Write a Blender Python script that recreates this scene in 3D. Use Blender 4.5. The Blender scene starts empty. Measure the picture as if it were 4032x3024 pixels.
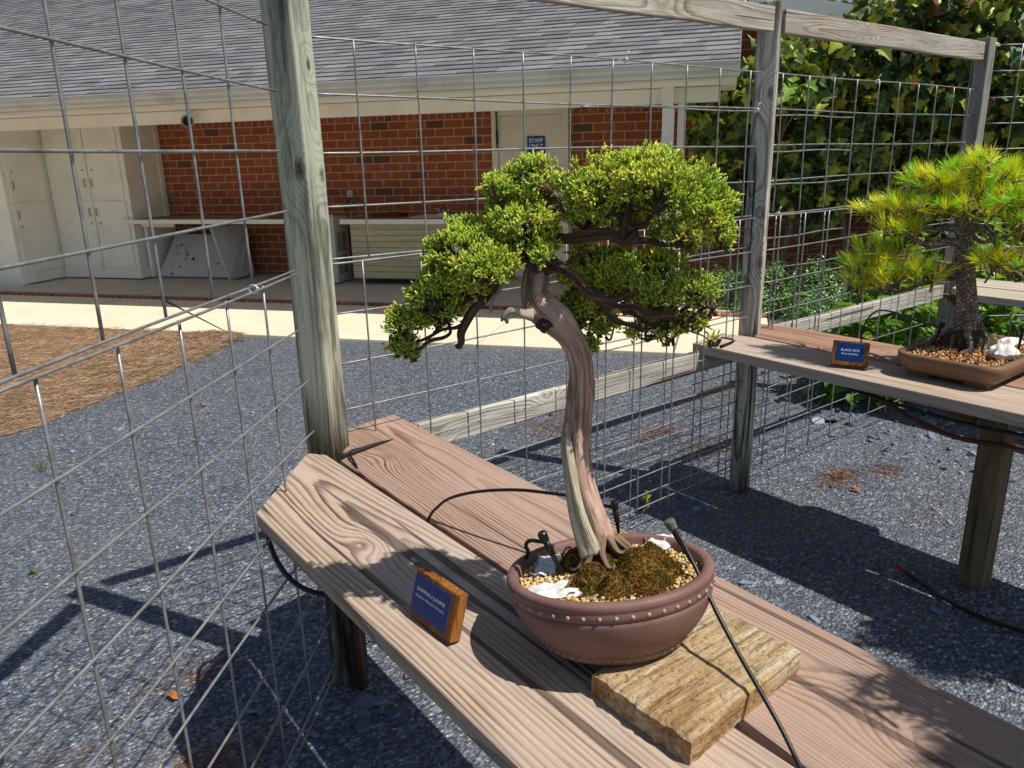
import bpy, bmesh, math, random
import numpy as np
from mathutils import Vector, Matrix, noise as mnoise
R = random.Random(7)
NR = np.random.default_rng(11)
scene = bpy.context.scene
col = scene.collection
PI = math.pi

# ------------------------------------------------------------------ scene-graph helpers
def link(o):
    col.objects.link(o)
    return o

def tag(o, label=None, cat=None, group=None, kind=None):
    if label: o['label'] = label
    if cat: o['category'] = cat
    if group: o['group'] = group
    if kind: o['kind'] = kind
    return o

def thing(name, label, cat, loc=(0, 0, 0), group=None):
    o = link(bpy.data.objects.new(name, None))
    o.location = loc
    o.empty_display_size = 0.1
    o['org'] = list(loc)
    return tag(o, label, cat, group)

def origin(o):
    return np.array(o['org'][:]) if o is not None and 'org' in o else np.zeros(3)

class MB:
    """collects shapes in world coordinates; build() links them as one mesh object"""
    def __init__(s):
        s.v = []; s.f = []; s.c = []; s.t = []; s.sm = []
    def add(s, vs, fs, col=None, tc=None, smooth=False):
        b = len(s.v)
        s.v += [tuple(map(float, p)) for p in vs]
        s.f += [tuple(i + b for i in f) for f in fs]
        s.sm += [smooth] * len(fs)
        if col is None: col = (1, 1, 1)
        s.c += [col] * len(vs) if not isinstance(col, list) else col
        s.t += [(0, 0, 0)] * len(vs) if tc is None else tc
    def box(s, c, size, rz=0, M=None, col=None):
        x, y, z = [q / 2 for q in size]
        P = [(-x, -y, -z), (x, -y, -z), (x, y, -z), (-x, y, -z), (-x, -y, z), (x, -y, z), (x, y, z), (-x, y, z)]
        if M is None: M = Matrix.Rotation(rz, 3, 'Z')
        P = [M @ Vector(p) + Vector(c) for p in P]
        s.add(P, [(3, 2, 1, 0), (4, 5, 6, 7), (0, 1, 5, 4), (1, 2, 6, 5), (2, 3, 7, 6), (3, 0, 4, 7)], col)
    def bbox(s, a, b, col=None):
        s.box([(a[i] + b[i]) / 2 for i in range(3)], [abs(b[i] - a[i]) for i in range(3)], col=col)
    def prism(s, poly, z0, z1, col=None):
        n = len(poly)
        vs = [(x, y, z0) for x, y in poly] + [(x, y, z1) for x, y in poly]
        fs = [tuple(range(n - 1, -1, -1)), tuple(range(n, 2 * n))] + [(i, (i + 1) % n, n + (i + 1) % n, n + i) for i in range(n)]
        s.add(vs, fs, col)
    def extrude(s, poly, vec, col=None):
        n = len(poly); v = Vector(vec)
        vs = [Vector(p) for p in poly] + [Vector(p) + v for p in poly]
        fs = [tuple(range(n - 1, -1, -1)), tuple(range(n, 2 * n))] + [(i, (i + 1) % n, n + (i + 1) % n, n + i) for i in range(n)]
        s.add(vs, fs, col)
    def tube(s, path, rad, seg=8, prof=None, sub=1, col=None, cap=True, smooth=True):
        P = [Vector(p) for p in path]
        if not hasattr(rad, '__len__'): rad = [rad] * len(P)
        rad = list(rad)
        if sub > 1 and len(P) > 2:
            Q, q = [], []
            for i in range(len(P) - 1):
                a, b, c, d = P[max(i - 1, 0)], P[i], P[i + 1], P[min(i + 2, len(P) - 1)]
                for k in range(sub):
                    t = k / sub
                    Q.append(0.5 * ((2 * b) + (c - a) * t + (2 * a - 5 * b + 4 * c - d) * t * t + (3 * b - a - 3 * c + d) * t ** 3))
                    q.append(rad[i] * (1 - t) + rad[i + 1] * t)
            Q.append(P[-1]); q.append(rad[-1]); P, rad = Q, q
        n = len(P)
        T = [(P[min(i + 1, n - 1)] - P[max(i - 1, 0)]).normalized() for i in range(n)]
        up = Vector((0, 0, 1)) if abs(T[0].z) < .9 else Vector((1, 0, 0))
        N = (up - T[0] * up.dot(T[0])).normalized()
        vs, tc, L = [], [], 0.0
        for i in range(n):
            if i:
                N = (N - T[i] * N.dot(T[i])).normalized(); L += (P[i] - P[i - 1]).length
            B = T[i].cross(N)
            for k in range(seg):
                a = 2 * PI * k / seg
                r = rad[i] * (prof(a, L, i / (n - 1)) if prof else 1)
                vs.append(P[i] + (N * math.cos(a) + B * math.sin(a)) * r)
                tc.append((math.cos(a) * .02, math.sin(a) * .02, L))
        fs = []
        for i in range(n - 1):
            for k in range(seg):
                k2 = (k + 1) % seg
                fs.append((i * seg + k, i * seg + k2, (i + 1) * seg + k2, (i + 1) * seg + k))
        if cap:
            fs.append(tuple(range(seg - 1, -1, -1))); fs.append(tuple((n - 1) * seg + k for k in range(seg)))
        s.add(vs, fs, col, tc, smooth)
    def lathe(s, prof, seg=32, M=None, c=(0, 0, 0), col=None, close=False, smooth=True):
        M = M or Matrix.Identity(3)
        vs = []
        for r, z in prof:
            for k in range(seg):
                a = 2 * PI * k / seg
                vs.append(M @ Vector((r * math.cos(a), r * math.sin(a), z)) + Vector(c))
        fs = []; m = len(prof)
        for i in range(m - 1 + (1 if close else 0)):
            j = (i + 1) % m
            for k in range(seg):
                k2 = (k + 1) % seg
                fs.append((i * seg + k, i * seg + k2, j * seg + k2, j * seg + k))
        if not close:
            fs.append(tuple(range(seg - 1, -1, -1))); fs.append(tuple((m - 1) * seg + k for k in range(seg)))
        s.add(vs, fs, col, None, smooth)
    def build(s, name, mat, parent=None, bevel=0, seg=2, attrs=False):
        o = origin(parent)
        me = bpy.data.meshes.new(name)
        me.from_pydata([(p[0] - o[0], p[1] - o[1], p[2] - o[2]) for p in s.v], [], s.f)
        me.polygons.foreach_set('use_smooth', s.sm)
        if attrs:
            a = me.attributes.new('Col', 'FLOAT_COLOR', 'POINT')
            a.data.foreach_set('color', np.array([(c[0], c[1], c[2], 1) for c in s.c], 'f').ravel())
            a = me.attributes.new('tc', 'FLOAT_VECTOR', 'POINT')
            a.data.foreach_set('vector', np.array(s.t, 'f').ravel())
        if bevel:
            bm = bmesh.new(); bm.from_mesh(me)
            ed = [e for e in bm.edges if len(e.link_faces) == 2 and e.calc_face_angle(0) > .5]
            bmesh.ops.bevel(bm, geom=ed, offset=bevel, segments=seg, affect='EDGES', profile=.6, clamp_overlap=True)
            bm.to_mesh(me); bm.free()
        me.materials.append(mat)
        ob = link(bpy.data.objects.new(name, me))
        if parent is not None: ob.parent = parent
        ob['org'] = [0.0, 0.0, 0.0] if parent is None else list(map(float, o))
        return ob

def tri_mesh(name, V, F, C, mat, parent=None, smooth=False):
    """big triangle soup from numpy arrays"""
    o = origin(parent)
    V = np.asarray(V, 'f') - o.astype('f'); F = np.asarray(F, 'i')
    me = bpy.data.meshes.new(name)
    me.vertices.add(len(V)); me.vertices.foreach_set('co', V.ravel())
    me.loops.add(F.size); me.loops.foreach_set('vertex_index', F.ravel())
    me.polygons.add(len(F)); me.polygons.foreach_set('loop_start', np.arange(0, F.size, 3, dtype='i'))
    me.polygons.foreach_set('use_smooth', np.full(len(F), smooth))
    me.update(calc_edges=True)
    if C is not None:
        a = me.attributes.new('Col', 'FLOAT_COLOR', 'POINT')
        a.data.foreach_set('color', np.c_[C, np.ones(len(C))].astype('f').ravel())
    me.materials.append(mat)
    ob = link(bpy.data.objects.new(name, me))
    if parent is not None: ob.parent = parent
    ob['org'] = list(map(float, o))
    return ob

def frames(D, spin=None):
    """rotation matrices whose local z follows D"""
    D = D / np.linalg.norm(D, axis=1, keepdims=True)
    h = NR.normal(size=D.shape); X = np.cross(D, h); X /= np.linalg.norm(X, axis=1, keepdims=True)
    Y = np.cross(D, X)
    return np.stack([X, Y, D], axis=2)

def scatter(pv, pf, pos, M, sc, pc, tint):
    """copies of a small prototype (pv,pf, vertex colours pc) merged into one soup"""
    pv = np.asarray(pv, float); pf = np.asarray(pf); n, k = len(pos), len(pv)
    sc = np.asarray(sc, float)
    if sc.ndim == 1: sc = np.repeat(sc[:, None], 3, 1)
    V = np.einsum('nij,nkj->nki', M, pv[None] * sc[:, None, :]) + pos[:, None, :]
    F = pf[None] + (np.arange(n) * k)[:, None, None]
    C = np.clip(np.asarray(pc)[None] * tint[:, None, :], 0, 1)
    return V.reshape(-1, 3), F.reshape(-1, 3), C.reshape(-1, 3)

def join(parts):
    V, F, C, b = [], [], [], 0
    for v, f, c in parts:
        V.append(v); F.append(f + b); C.append(c); b += len(v)
    return np.concatenate(V), np.concatenate(F), np.concatenate(C)

# ------------------------------------------------------------------ material helpers
def lin(r, g, b):
    f = lambda c: (c / 255) / 12.92 if c / 255 <= .04045 else ((c / 255 + .055) / 1.055) ** 2.4
    return (f(r), f(g), f(b), 1)

class Mat:
    def __init__(s, name, rough=.7, spec=.3, metal=0):
        s.m = bpy.data.materials.new(name); s.m.use_nodes = True
        s.nt = s.m.node_tree; s.b = s.nt.nodes['Principled BSDF']
        s.b.inputs['Roughness'].default_value = rough
        s.b.inputs['Specular IOR Level'].default_value = spec
        s.b.inputs['Metallic'].default_value = metal
        s.tc = s.n('ShaderNodeTexCoord')
    def n(s, t): return s.nt.nodes.new(t)
    def set(s, inp, v):
        if isinstance(v, bpy.types.NodeSocket): s.nt.links.new(v, inp)
        else: inp.default_value = v
    def obj(s): return s.tc.outputs['Object']
    def attr(s, name='Col', vec=False):
        a = s.n('ShaderNodeAttribute'); a.attribute_name = name
        return a.outputs['Vector' if vec else 'Color']
    def map(s, v, loc=(0, 0, 0), rot=(0, 0, 0), sc=(1, 1, 1)):
        m = s.n('ShaderNodeMapping'); s.set(m.inputs[0], v)
        m.inputs['Location'].default_value = loc; m.inputs['Rotation'].default_value = rot; m.inputs['Scale'].default_value = sc
        return m.outputs[0]
    def math(s, op, a, b=0.0, c=0.0, clamp=False):
        m = s.n('ShaderNodeMath'); m.operation = op; m.use_clamp = clamp
        s.set(m.inputs[0], a); s.set(m.inputs[1], b)
        if op in ('MULTIPLY_ADD',): s.set(m.inputs[2], c)
        return m.outputs[0]
    def vmath(s, op, a, b=(0, 0, 0)):
        m = s.n('ShaderNodeVectorMath'); m.operation = op
        s.set(m.inputs[0], a); s.set(m.inputs[1], b)
        return m.outputs['Value' if op in ('LENGTH', 'DISTANCE', 'DOT_PRODUCT') else 'Vector']
    def noise(s, v, scale=5, detail=4, rough=.6, dist=0, out='Fac'):
        m = s.n('ShaderNodeTexNoise'); s.set(m.inputs['Vector'], v)
        m.inputs['Scale'].default_value = scale; m.inputs['Detail'].default_value = detail
        m.inputs['Roughness'].default_value = rough; m.inputs['Distortion'].default_value = dist
        return m.outputs[out]
    def voro(s, v, scale=5, out='Color', feat='F1', rnd=1):
        m = s.n('ShaderNodeTexVoronoi'); s.set(m.inputs['Vector'], v); m.feature = feat
        m.inputs['Scale'].default_value = scale; m.inputs['Randomness'].default_value = rnd
        return m.outputs[out]
    def sep(s, v):
        m = s.n('ShaderNodeSeparateXYZ'); s.set(m.inputs[0], v); return m.outputs
    def comb(s, x, y, z):
        m = s.n('ShaderNodeCombineXYZ'); s.set(m.inputs[0], x); s.set(m.inputs[1], y); s.set(m.inputs[2], z); return m.outputs[0]
    def ramp(s, fac, stops, interp='LINEAR'):
        m = s.n('ShaderNodeValToRGB'); s.set(m.inputs[0], fac); cr = m.color_ramp; cr.interpolation = interp
        while len(cr.elements) < len(stops): cr.elements.new(.5)
        for e, (p, c) in zip(cr.elements, stops):
            e.position = p; e.color = c if hasattr(c, '__len__') else (c, c, c, 1)
        return m.outputs[0]
    def mix(s, fac, a, b, mode='MIX'):
        m = s.n('ShaderNodeMix'); m.data_type = 'RGBA'; m.blend_type = mode
        s.set(m.inputs[0], fac); s.set(m.inputs[6], a); s.set(m.inputs[7], b)
        return m.outputs[2]
    def bump(s, h, dist=.01, strength=1, nrm=None):
        m = s.n('ShaderNodeBump'); s.set(m.inputs['Height'], h)
        m.inputs['Distance'].default_value = dist; m.inputs['Strength'].default_value = strength
        if nrm is not None: s.set(m.inputs['Normal'], nrm)
        return m.outputs[0]
    def done(s, color=None, normal=None, rough=None):
        if color is not None: s.set(s.b.inputs['Base Color'], color)
        if normal is not None: s.set(s.b.inputs['Normal'], normal)
        if rough is not None: s.set(s.b.inputs['Roughness'], rough)
        return s.m

def flat(name, rgb, rough=.6, spec=.3, metal=0, var=.12, scale=30, bump=0):
    m = Mat(name, rough, spec, metal)
    f = m.noise(m.obj(), scale, 5)
    c = lin(*rgb)
    k = m.mix(m.ramp(f, [(.3, 0), (.7, 1)]), tuple(q * (1 - var) for q in c[:3]) + (1,), tuple(min(1, q * (1 + var)) for q in c[:3]) + (1,))
    return m.done(k, m.bump(f, bump) if bump else None)

def wood(name, light, dark, axis='Y', x0=0, z0=-.06, tilt=(0, 0), freq=105, wob=.012, seed=0, knots=(), stain=None, stain_amt=.5, ring=1.0,
         crack=.5, rough=.75, end_dark=None, fibre=1.0, grey=None, spec=.2, knot_amt=.6):
    """growth-ring grain: distance to a wandering pith axis, cut by the board's own faces"""
    m = Mat(name, rough, spec)
    x, y, z = m.sep(m.obj())[:3]
    if axis == 'Z': x, y, z = x, z, y
    if axis == 'X': x, y, z = y, x, z
    p = m.comb(x, y, z)
    lo = m.noise(m.map(p, (seed * 3.1, seed * 1.7, 0), sc=(2.5, 1.1, 2.5)), 1.0, 2, .5, out='Color')
    w = m.sep(lo)
    X = m.math('ADD', m.math('SUBTRACT', x, x0), m.math('ADD', m.math('MULTIPLY', m.math('SUBTRACT', w[0], .5), wob * 6), m.math('MULTIPLY', y, tilt[0])))
    Z = m.math('ADD', m.math('SUBTRACT', z, z0), m.math('ADD', m.math('MULTIPLY', m.math('SUBTRACT', w[1], .5), wob * 7), m.math('MULTIPLY', y, tilt[1])))
    r = m.math('SQRT', m.math('ADD', m.math('POWER', X, 2.0), m.math('POWER', Z, 2.0)))
    fine = m.noise(m.map(p, (seed, 0, 0), sc=(30, 2.2, 30)), 1, 3)
    vary = m.noise(m.comb(m.math('MULTIPLY', r, 9.0), m.math('MULTIPLY', y, .25), seed * 2.0), 1, 2)
    ph = m.math('ADD', m.math('MULTIPLY', r, freq), m.math('ADD', m.math('MULTIPLY', fine, 1.0), m.math('MULTIPLY', vary, 6.0)))
    kd = None
    for (ky, kx, kz, ks, ka) in knots:
        d = m.vmath('LENGTH', m.vmath('MULTIPLY', m.vmath('SUBTRACT', p, (kx, ky, kz)), (1 / ks, .55 / ks, 1 / ks)))
        g = m.math('POWER', 2.718, m.math('MULTIPLY', m.math('POWER', d, 2.0), -1.0))
        ph = m.math('ADD', ph, m.math('MULTIPLY', g, ka))
        core = m.ramp(m.math('ADD', m.math('MULTIPLY', d, .8), m.math('MULTIPLY', m.noise(p, 120, 4, .7), .5)), [(.34, 1), (.62, 0)])
        kd = core if kd is None else m.math('MAXIMUM', kd, core)
    fr = m.math('FRACT', ph)
    fl = m.math('FLOOR', ph)
    per = m.ramp(m.noise(m.comb(m.math('MULTIPLY', fl, 7.31), m.math('MULTIPLY', y, .6), seed), 1, 1), [(.32, .30), (.62, 1.05)])
    band = m.math('MULTIPLY', m.ramp(fr, [(0, .0), (.40, .06), (.74, .9 * ring), (.90, ring), (.97, 0)]), per)
    fib = m.noise(m.map(p, (seed * 2, 0, 0), sc=(260, 5, 260)), 1, 4, .7)
    tone = m.noise(m.map(p, (0, seed, 0), sc=(7, 1.6, 7)), 1, 4)
    c = m.mix(band, light, dark)
    c = m.mix(m.math('MULTIPLY', m.ramp(fib, [(.34, 1), (.56, 0)]), .42 * fibre, clamp=True), c, dark)
    c = m.mix(m.ramp(tone, [(.35, 0), (.72, .7)]), c, m.mix(1, c, (.70, .67, .66, 1), 'MULTIPLY'))
    spk = m.noise(m.map(p, (seed, 4, 0), sc=(55, 30, 55)), 1, 5, .75); c = m.mix(m.math('MULTIPLY', m.ramp(spk, [(.60, 0), (.72, 1)]), .35), c, m.mix(1, c, (.5, .46, .44, 1), 'MULTIPLY'))
    if grey is not None:
        c = m.mix(m.ramp(m.noise(m.map(p, (seed * 5, 2, 0), sc=(3, 1.2, 3)), 1, 3), [(.4, 0), (.62, .75)]), c, grey)
    if stain is not None:
        sn = m.noise(m.map(p, (seed * 1.3, seed, 3), sc=(16, 1.6, 16)), 1, 6, .7)
        c = m.mix(m.math('MULTIPLY', m.ramp(sn, [(.44, 0), (.62, 1)]), stain_amt), c, stain)
    if end_dark is not None:
        a0, a1, dc = end_dark
        t = m.math('DIVIDE', m.math('SUBTRACT', y, a0), a1 - a0, clamp=True)
        t = m.math('MULTIPLY', t, m.ramp(m.noise(m.map(p, sc=(30, 3, 30)), 1, 5, .7), [(.3, .35), (.6, 1)]))
        c = m.mix(t, c, dc)
    if kd is not None:
        c = m.mix(m.math('MULTIPLY', kd, knot_amt), c, tuple(q * .45 for q in dark[:3]) + (1,))
    ck = m.noise(m.map(p, (seed * 7, 0, seed), sc=(42, .75, 42)), 1, 2, .4)
    crk = m.ramp(ck, [(.315, 1), (.335, 0)])
    c = m.mix(m.math('MULTIPLY', crk, crack), c, (.03, .022, .018, 1))
    h = m.math('ADD', m.math('MULTIPLY', band, -.5), m.math('MULTIPLY', fib, .9))
    h = m.math('SUBTRACT', h, m.math('MULTIPLY', crk, 2.5 * crack))
    return m.done(c, m.bump(h, .0016, .8))

def foliage_mat(name, rough=.5, spec=.35, trans=.25, vary=.5):
    m = Mat(name, rough, spec)
    c = m.attr('Col')
    c = m.mix(m.math('MULTIPLY', m.noise(m.obj(), 40, 2), vary), c, m.mix(1, c, (.6, .65, .5, 1), 'MULTIPLY'))
    m.set(m.b.inputs['Base Color'], c)
    if trans:
        t = m.n('ShaderNodeBsdfTranslucent'); m.set(t.inputs[0], m.mix(1, c, (1.1, 1.15, .5, 1), 'MULTIPLY'))
        x = m.n('ShaderNodeMixShader'); x.inputs[0].default_value = trans
        m.nt.links.new(m.b.outputs[0], x.inputs[1]); m.nt.links.new(t.outputs[0], x.inputs[2])
        m.nt.links.new(x.outputs[0], m.nt.nodes['Material Output'].inputs[0])
    return m.m
# ------------------------------------------------------------------ camera, sun, sky
cd = bpy.data.cameras.new('camera'); cam = link(bpy.data.objects.new('camera', cd))
cd.sensor_width = 36; cd.lens = 26.76; cd.clip_start = .05; cd.clip_end = 500
YAW, PIT, ROL, HC = math.radians(37.240), math.radians(16.505), math.radians(-1.368), 1.6165
f_ = Vector((math.sin(YAW) * math.cos(PIT), math.cos(YAW) * math.cos(PIT), -math.sin(PIT)))
r_ = Vector((math.cos(YAW), -math.sin(YAW), 0)); u_ = r_.cross(f_)
r2 = r_ * math.cos(ROL) + u_ * math.sin(ROL); u2 = r2.cross(f_)
cam.matrix_world = Matrix(((r2.x, u2.x, -f_.x, 0), (r2.y, u2.y, -f_.y, 0), (r2.z, u2.z, -f_.z, HC), (0, 0, 0, 1)))
scene.camera = cam
SUN = Vector((.27, -.523, 1.0)).normalized()
sd = bpy.data.lights.new('sun', 'SUN'); sd.energy = 5.0; sd.angle = math.radians(.53); sd.color = (1, .955, .87)
so = link(bpy.data.objects.new('sun', sd)); so.rotation_euler = SUN.to_track_quat('Z', 'Y').to_euler(); so.location = (2, -4, 8)
w = bpy.data.worlds.new('World'); scene.world = w; w.use_nodes = True
sk = w.node_tree.nodes.new('ShaderNodeTexSky'); sk.sky_type = 'NISHITA'; sk.sun_disc = False
sk.sun_elevation = math.asin(SUN.z); sk.sun_rotation = math.atan2(SUN.x, SUN.y)
w.node_tree.links.new(sk.outputs[0], w.node_tree.nodes['Background'].inputs[0])
w.node_tree.nodes['Background'].inputs[1].default_value = .076
scene.view_settings.view_transform = 'Standard'; scene.view_settings.look = 'None'
scene.view_settings.exposure = 0; scene.view_settings.gamma = 1
scene.cycles.max_bounces = 8; scene.cycles.diffuse_bounces = 4
scene.cycles.use_denoising = True

# house frame: s runs along the porch front (to the right), d away from the garden
EH = np.array([.60, -.80, 0]); NH = np.array([.80, .60, 0])
def H(s, d, z): return tuple(EH * s + NH * d + np.array([0, 0, z]))
MH = Matrix(((EH[0], NH[0], 0), (EH[1], NH[1], 0), (0, 0, 1)))
def hbox(mb, a, b, c=None):
    mb.box(H(*[(a[i] + b[i]) / 2 for i in range(3)]), [abs(b[i] - a[i]) for i in range(3)], M=MH, col=c)

# ------------------------------------------------------------------ ground
def m_gravel():
    m = Mat('slate_gravel', .62, .35)
    o = m.obj()
    wv = m.vmath('ADD', o, m.vmath('SCALE', m.noise(o, 40, 2, out='Color'), (0, 0, 0)))
    v = m.map(o, rot=(0, 0, .5), sc=(1, 1.5, 1))
    c1 = m.sep(m.voro(v, 62))[0]; c2 = m.sep(m.voro(v, 130))[1]
    e = m.voro(v, 62, 'Distance')
    k = m.ramp(c1, [(0, lin(72, 80, 92)), (.45, lin(104, 113, 127)), (.8, lin(136, 145, 158)), (.95, lin(170, 174, 180)), (1, lin(206, 208, 210))])
    k = m.mix(m.ramp(c2, [(.2, .55), (.75, 0)]), k, lin(62, 69, 80))
    k = m.mix(m.ramp(e, [(.4, 0), (.8, .75)]), k, lin(46, 50, 58))
    big = m.noise(o, .8, 4)
    k = m.mix(m.ramp(big, [(.4, 0), (.7, .35)]), k, lin(120, 118, 116))
    h = m.math('SUBTRACT', m.math('MULTIPLY', c1, .6), e)
    return m.done(k, m.bump(h, .012, .9))
mb = MB(); n = 60
xs = np.linspace(-30, 34, n); ys = np.linspace(-20, 44, n)
vs = [(x, y, 0) for y in ys for x in xs]
mb.add(vs, [(j * n + i, j * n + i + 1, (j + 1) * n + i + 1, (j + 1) * n + i) for j in range(n - 1) for i in range(n - 1)])
tag(mb.build('gravel_ground', m_gravel()), kind='structure')

def chips(n, x0, x1, y0, y1, smin, smax, z=0.0, keep=None, near=True):
    P = np.c_[NR.uniform(x0, x1, n), NR.uniform(y0, y1, n)]
    if near:
        d = np.hypot(P[:, 0], P[:, 1]); P = P[NR.random(n) < np.clip(2.6 / d, .12, 1) ** 1.3]
    if keep is not None: P = P[keep(P)]
    n = len(P)
    a = np.arange(6) / 6 * 2 * PI
    V0 = np.r_[np.c_[np.cos(a), np.sin(a) * .72, np.full(6, .22)], np.c_[np.cos(a) * 1.12, np.sin(a) * .82, np.full(6, -.22)]]
    F0 = [(0, i, i + 1) for i in range(1, 5)] + [q for i in range(6) for q in ((6 + i, 6 + (i + 1) % 6, (i + 1) % 6), (6 + i, (i + 1) % 6, i))]
    D = np.c_[NR.normal(0, .28, n), NR.normal(0, .28, n), np.ones(n)]
    s = smin + (smax - smin) * NR.random(n) ** 3
    S = np.c_[s * NR.uniform(.7, 1.2, n), s * NR.uniform(.55, 1.1, n), s * NR.uniform(.5, 1.0, n)]
    t = NR.choice(4, n, p=[.56, .36, .074, .006])
    base = np.array([lin(114, 123, 138)[:3], lin(88, 96, 109)[:3], lin(138, 147, 161)[:3], lin(192, 196, 202)[:3]])[t]
    base = base * NR.uniform(.75, 1.25, (n, 1))
    pos = np.c_[P, np.full(n, z) + s * .1]
    V, F, C = scatter(V0, F0, pos, frames(D), S, np.ones((12, 3)), base)
    V += (NR.normal(0, 1, V.shape) * .10 * np.repeat(s, 12)[:, None]).astype(V.dtype)
    return V, F, C
m = Mat('slate_chip', .75, .25); chipmat = m.done(m.attr('Col'))
in_path = lambda P: (P @ NH[:2] < 6.22)
V, F, C = join([chips(140000, -2.4, 5.6, -.4, 7.4, .003, .0082, keep=in_path), chips(1500, -2, 5, 0, 6, .010, .026, keep=in_path), chips(260, -.4, 1.1, .5, 2.1, .014, .042), chips(200, 4.0, 5.4, 1.2, 2.6, .02, .05, near=False)])
tag(tri_mesh('slate_gravel', V, F, C, chipmat), kind='stuff', label='loose blue grey slate chips covering the ground')

# concrete walk
def m_conc(name, a, b, sc=3):
    m = Mat(name, .85, .2); o = m.obj()
    k = m.mix(m.ramp(m.noise(o, sc, 6, .65), [(.35, 0), (.7, 1)]), lin(*a), lin(*b))
    sp = m.noise(o, 160, 2); k = m.mix(m.ramp(sp, [(.62, 0), (.72, .45)]), k, lin(120, 108, 90))
    dk = m.noise(o, 22, 5, .75); k = m.mix(m.ramp(dk, [(.62, 0), (.78, .4)]), k, lin(130, 118, 98))
    return m.done(k, m.bump(m.noise(o, 220, 3), .0015))
SW_END = .42
conc = m_conc('pale_concrete', (226, 216, 192), (214, 203, 178))
mb = MB(); s = -16.0
while s < -1.2:
    hbox(mb, (s + .006, 6.30, -.05), (s + 1.727, 7.885, .03)); s += 1.735
hbox(mb, (s + .006, 6.30, -.05), (SW_END, 7.885, .03))
mb.build('sidewalk', conc, bevel=.008)['kind'] = 'structure'
mb = MB(); hbox(mb, (-16, 6.305, -.05), (SW_END - .01, 7.88, .018)); mb.build('sidewalk_joint', m_conc('joint_concrete', (120, 110, 92), (95, 86, 72)))['kind'] = 'structure'
mb = MB(); hbox(mb, (-9.5, 7.99, -.05), (.3, 10.0, .066)); mb.build('porch_floor', m_conc('grey_concrete', (206, 198, 186), (188, 180, 168)), bevel=.006)['kind'] = 'structure'

# brick material (object coordinates: use house frame through rotation)
def brickmat(name, mode='wall', warm=1.0):
    m = Mat(name, .85, .15)
    v = m.map(m.obj(), rot=(0, 0, math.atan2(.80, .60)))
    x, y, z = m.sep(v)[:3]
    p = m.comb(x, z, 0.0) if mode == 'wall' else (m.comb(z, x, 0.0) if mode == 'soldier' else m.comb(y, x, 0.0))
    def bt(c1, c2, mc, rnd=0):
        b = m.n('ShaderNodeTexBrick'); m.set(b.inputs['Vector'], p)
        b.inputs['Color1'].default_value = c1; b.inputs['Color2'].default_value = c2; b.inputs['Mortar'].default_value = mc
        b.inputs['Scale'].default_value = 1; b.inputs['Mortar Size'].default_value = .0075; b.inputs['Mortar Smooth'].default_value = .15
        b.inputs['Bias'].default_value = rnd; b.inputs['Brick Width'].default_value = .262; b.inputs['Row Height'].default_value = .106
        return b
    b = bt((0, 0, 0, 1), (1, 1, 1, 1), (0, 0, 0, 1))
    k = m.ramp(m.sep(b.outputs['Color'])[0], [(0, lin(96, 82, 78)), (.06, lin(110, 86, 76)), (.09, lin(158, 90, 68)), (.5, lin(176, 100, 74)), (.8, lin(160, 88, 66)), (1, lin(188, 116, 86))])
    ns = m.noise(m.obj(), 26, 5, .7)
    k = m.mix(m.ramp(ns, [(.35, .45), (.6, 0)]), k, lin(128, 66, 50))
    k = m.mix(m.ramp(m.noise(m.obj(), 9, 6, .8), [(.62, 0), (.74, .35)]), k, lin(176, 128, 90))
    k = m.mix(b.outputs['Fac'], k, lin(200, 172, 132))
    h = m.math('ADD', m.math('MULTIPLY', b.outputs['Fac'], -1.0), m.math('MULTIPLY', ns, .5))
    return m.done(k, m.bump(h, .008, .9))

def paint(name, rgb, dirt=(150, 138, 112), amt=.35, rough=.5, sc=3):
    m = Mat(name, rough, .35); o = m.obj()
    k = m.mix(m.math('MULTIPLY', m.ramp(m.noise(o, sc, 6, .7), [(.45, 0), (.75, 1)]), amt), lin(*rgb), lin(*dirt))
    k = m.mix(m.math('MULTIPLY', m.ramp(m.noise(o, 40, 4, .7), [(.62, 0), (.72, 1)]), .3 * amt), k, lin(90, 80, 66))
    return m.done(k, m.bump(m.noise(o, 60, 3), .0008))
cream = paint('cream_paint', (248, 245, 234), amt=.22); white = paint('white_trim_paint', (244, 242, 232), amt=.2)
doorpaint = paint('door_paint', (242, 236, 218), amt=.12)
gut = paint('gutter_paint', (226, 222, 208), (156, 146, 126), .6, .35, 2)

# ------------------------------------------------------------------ house
house = thing('brick_house', 'low red brick building with grey shingle roof and open porch behind the fence', 'house', H(-4.7, 8, 0))
mb = MB()
hbox(mb, (-9.5, 9.88, 0), (-2.985, 10.05, 2.135)); hbox(mb, (-1.985, 9.88, 0), (-.3, 10.05, 2.135)); hbox(mb, (-2.985, 9.95, 2.16), (-1.985, 10.05, 2.3))
wallo = mb.build('wall', brickmat('red_brick'), house)
mb = MB()
hbox(mb, (-9.5, 9.875, 2.135), (-2.985, 10.05, 2.40)); hbox(mb, (-1.985, 9.875, 2.135), (-.3, 10.05, 2.40))
mb.build('soldier_course', brickmat('soldier_brick', 'soldier'), house)
mb = MB(); mb.extrude([H(-.298, 9.88, 0), H(-.298, 9.88, 2.40), H(.03, 9.88, 2.40), H(.03, 9.88, 3.16), H(4, 9.88, 2.24), H(11, 9.88, 2.2), H(11, 9.88, 0)], [q * .17 for q in NH])
mb.build('gable_wall', brickmat('wing_brick'), house)
mb = MB(); hbox(mb, (-9.45, 7.89, -.05), (.42, 7.985, .05)); mb.build('brick_border', brickmat('border_brick', 'flat'), house)
mb = MB(); hbox(mb, (-16, 8.38, 0), (-9.46, 8.5, 2.3)); mb.build('end_wall', cream, house)
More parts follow.
